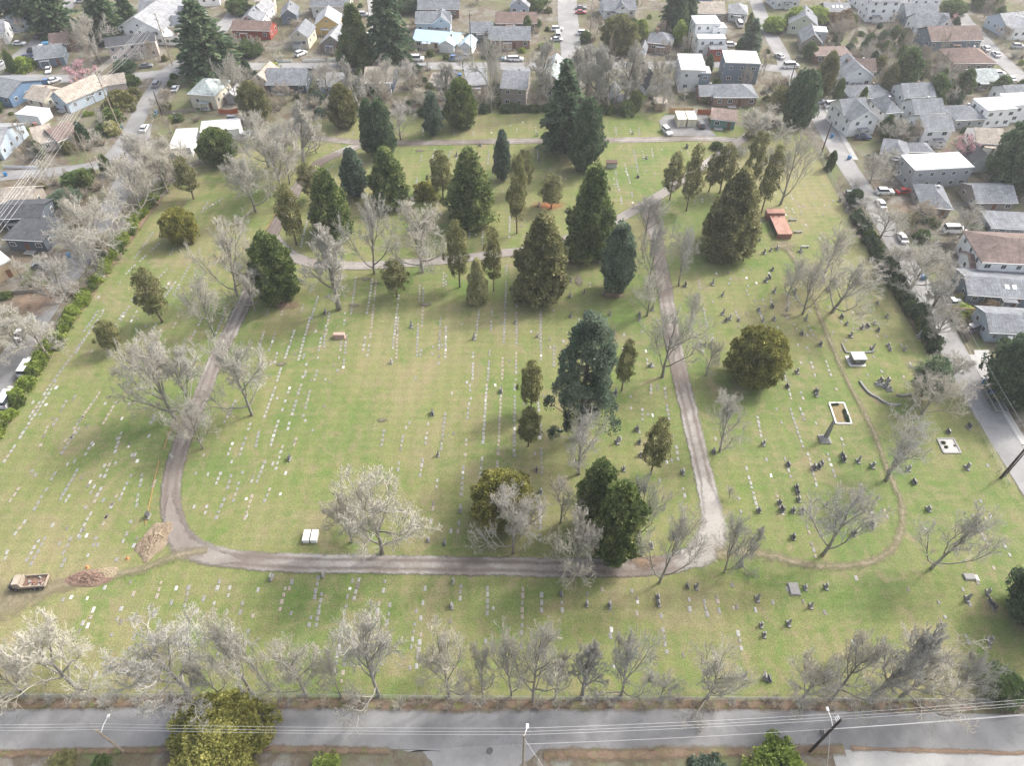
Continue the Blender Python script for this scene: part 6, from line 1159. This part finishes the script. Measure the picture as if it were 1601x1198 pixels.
while cnt < 820 and tries < 16000:
    tries += 1; x0, y0, x1, y1, _ = rs.choices(ZONES, [z[4] for z in ZONES])[0]; px, py = rs.uniform(x0, x1), rs.uniform(y0, y1)
    if inpoly(px, py, LAWN): continue
    p = G(px, py); k_ = rs.random()
    if onroad(p, 1.0) or inhouse(p, 1.0): continue
    cnt += 1
    if k_ < .34: shrub(0, 0, 0, rs.choice(['green garden shrub', 'low green garden shrub']), rs.choice([L_SHRUB, L_SHRUB, L_CYP, L_OLIVE, L_DARK, L_LIME]), rs.uniform(.7, 1.2), 'garden shrubs', 'shrub', (p, rs.uniform(1.2, 3.6)))
    elif k_ < .62: s = rs.uniform(1.0, 2.2); o = inst('brush', rs.choice(BRUSH), None, p, (0, 0, rs.random() * 6), (s * 1.2, s * 1.2, s), [rs.choice([TWIGB, TWIG])]); reg(o, 'leafless garden bush', 'shrub', 'leafless garden bushes')
    elif k_ < .92 and not inhouse(p, 2.0): tree('smallbare' if rs.random() < .65 else 'broad', 0, 0, 0, 0, 'leafless garden tree', world=(p, rs.uniform(4, 9), rs.uniform(4, 8)), mats=[rs.choice([TWIG, TWIGB, TWIGB])], group='leafless garden trees')
    elif not inhouse(p, 2.0): tree(rs.choice(['column', 'round', 'cypress']), 0, 0, 0, 0, 'small garden evergreen', world=(p, rs.uniform(4, 8), rs.uniform(2.5, 4.5)), mats=[rs.choice([L_SHRUB, L_DARK, L_CYP])], group='garden evergreens')

# ------------------------------------------------------------------ thin spring haze
HAZE = .00025
q = MB(); q.box(-700, -60, -1, 700, 900, 108); hz = bpy.data.materials.new('thin_haze'); hz.use_nodes = True; hn = hz.node_tree; hn.nodes.remove(hn.nodes['Principled BSDF'])
pv = hn.nodes.new('ShaderNodeVolumePrincipled'); pv.inputs['Color'].default_value = (.94, .96, .99, 1); pv.inputs['Density'].default_value = HAZE; pv.inputs['Anisotropy'].default_value = .3; hn.links.new(pv.outputs[0], hn.nodes['Material Output'].inputs['Volume'])
o = q.build('haze', hz); o['kind'] = 'stuff'; o['label'] = 'thin pale haze over the whole neighbourhood'; o['category'] = 'haze'

# ------------------------------------------------------------------ labels: say which one by the nearest landmark
LMK = [(484, 845, 'the white vaults'), (1290, 688, 'the obelisk'), (1313, 646, 'the white-kerbed plot'), (1338, 566, 'the black tomb'), (1222, 355, 'the rust-brown brick vault'), (905, 690, 'the blue-green pine'), (531, 527, 'the pink granite block'), (52, 912, 'the dump truck'), (240, 850, 'the rubble heap'), (1166, 612, 'the golden round yew'), (1072, 196, 'the cream containers'), (880, 242, 'the tall dark fir'), (748, 476, 'the cream variegated conifer'), (345, 1200, 'the big golden cedar'), (1483, 700, 'the gravel plot'), (817, 1190, 'the white-capped pole'), (1266, 1176, 'the dark near pole'), (443, 478, 'the egg-shaped cypress'), (1131, 404, 'the wide olive cypress'), (350, 262, 'the round corner cypress'), (294, 388, 'the golden rounded tree'), (957, 882, 'the paired cypresses'), (738, 355, 'the large conical cypress'), (240, 66, 'the white hall'), (695, 78, 'the blue metal roof'), (515, 54, 'the yellow house'), (1145, 165, 'the brick bungalow'), (1105, 85, 'the white stepped house'), (1460, 294, 'the grey modern house'), (1570, 440, 'the white brown-roofed house'), (1335, 140, 'the white gabled house'), (10, 164, 'the blue bungalow'), (592, 143, 'the navy house'), (1380, 604, 'the curved kerb'), (956, 260, 'the white niche wall'), (137, 128, 'the left cherry tree'), (1500, 250, 'the right cherry tree'), (78, 393, 'the black flat roof'), (1449, 497, 'the hedge pole'), (803, 166, 'the taupe apartments'), (890, 50, 'the pale back street'), (1430, 200, 'the stepped townhouses'), (1500, 110, 'the brown hip roof'), (1270, 54, 'the cream-green house'), (1612, 990, 'the right edge evergreen'), (193, 1175, 'the lower left street lamp'), (25, 40, 'the corner firs'), (590, 246, 'the dark twin cypress')]
LP = [(G(x, y), n) for x, y, n in LMK]
from collections import defaultdict
D1 = defaultdict(list)
for o, d, sh in REG: D1[d].append((o, sh))
def rel(o):
    p = Vector((o.location.x, o.location.y, 0)); q, n = min(LP, key=lambda t: (t[0] - p).length); v = p - q
    r = ('left of' if v.x < 0 else 'right of') if abs(v.x) > abs(v.y) else ('in front of' if v.y < 0 else 'behind'); return r, n, v.length
ORD = ['nearest'] + [w + ' nearest' for w in 'second third fourth fifth sixth seventh eighth ninth tenth eleventh twelfth thirteenth fourteenth fifteenth sixteenth seventeenth eighteenth nineteenth twentieth'.split()] + ['twenty-' + w + ' nearest' for w in 'first second third fourth fifth sixth seventh eighth ninth'.split()] + ['thirtieth nearest'] + ['thirty-' + w + ' nearest' for w in 'first second third fourth fifth sixth seventh eighth ninth'.split()]
for d, lst in D1.items():
    if len(lst) == 1: lst[0][0]['label'] = d; continue
    D2 = defaultdict(list)
    for o, sh in lst: r, n, L = rel(o); D2[(r, n)].append((L, o, sh))
    for (r, n), l2 in D2.items():
        l2.sort(key=lambda t: t[0])
        for i, (L, o, sh) in enumerate(l2):
            lab = d + ' ' + r + ' ' + n
            if len(l2) > 1 and not sh and i < len(ORD): lab += ', ' + ORD[i] + ' to it'
            elif len(l2) > 1: o['group'] = (o.get('group') or d) + ' ' + r + ' ' + n
            w_ = lab.split()
            o['label'] = ' '.join(w_[:16])
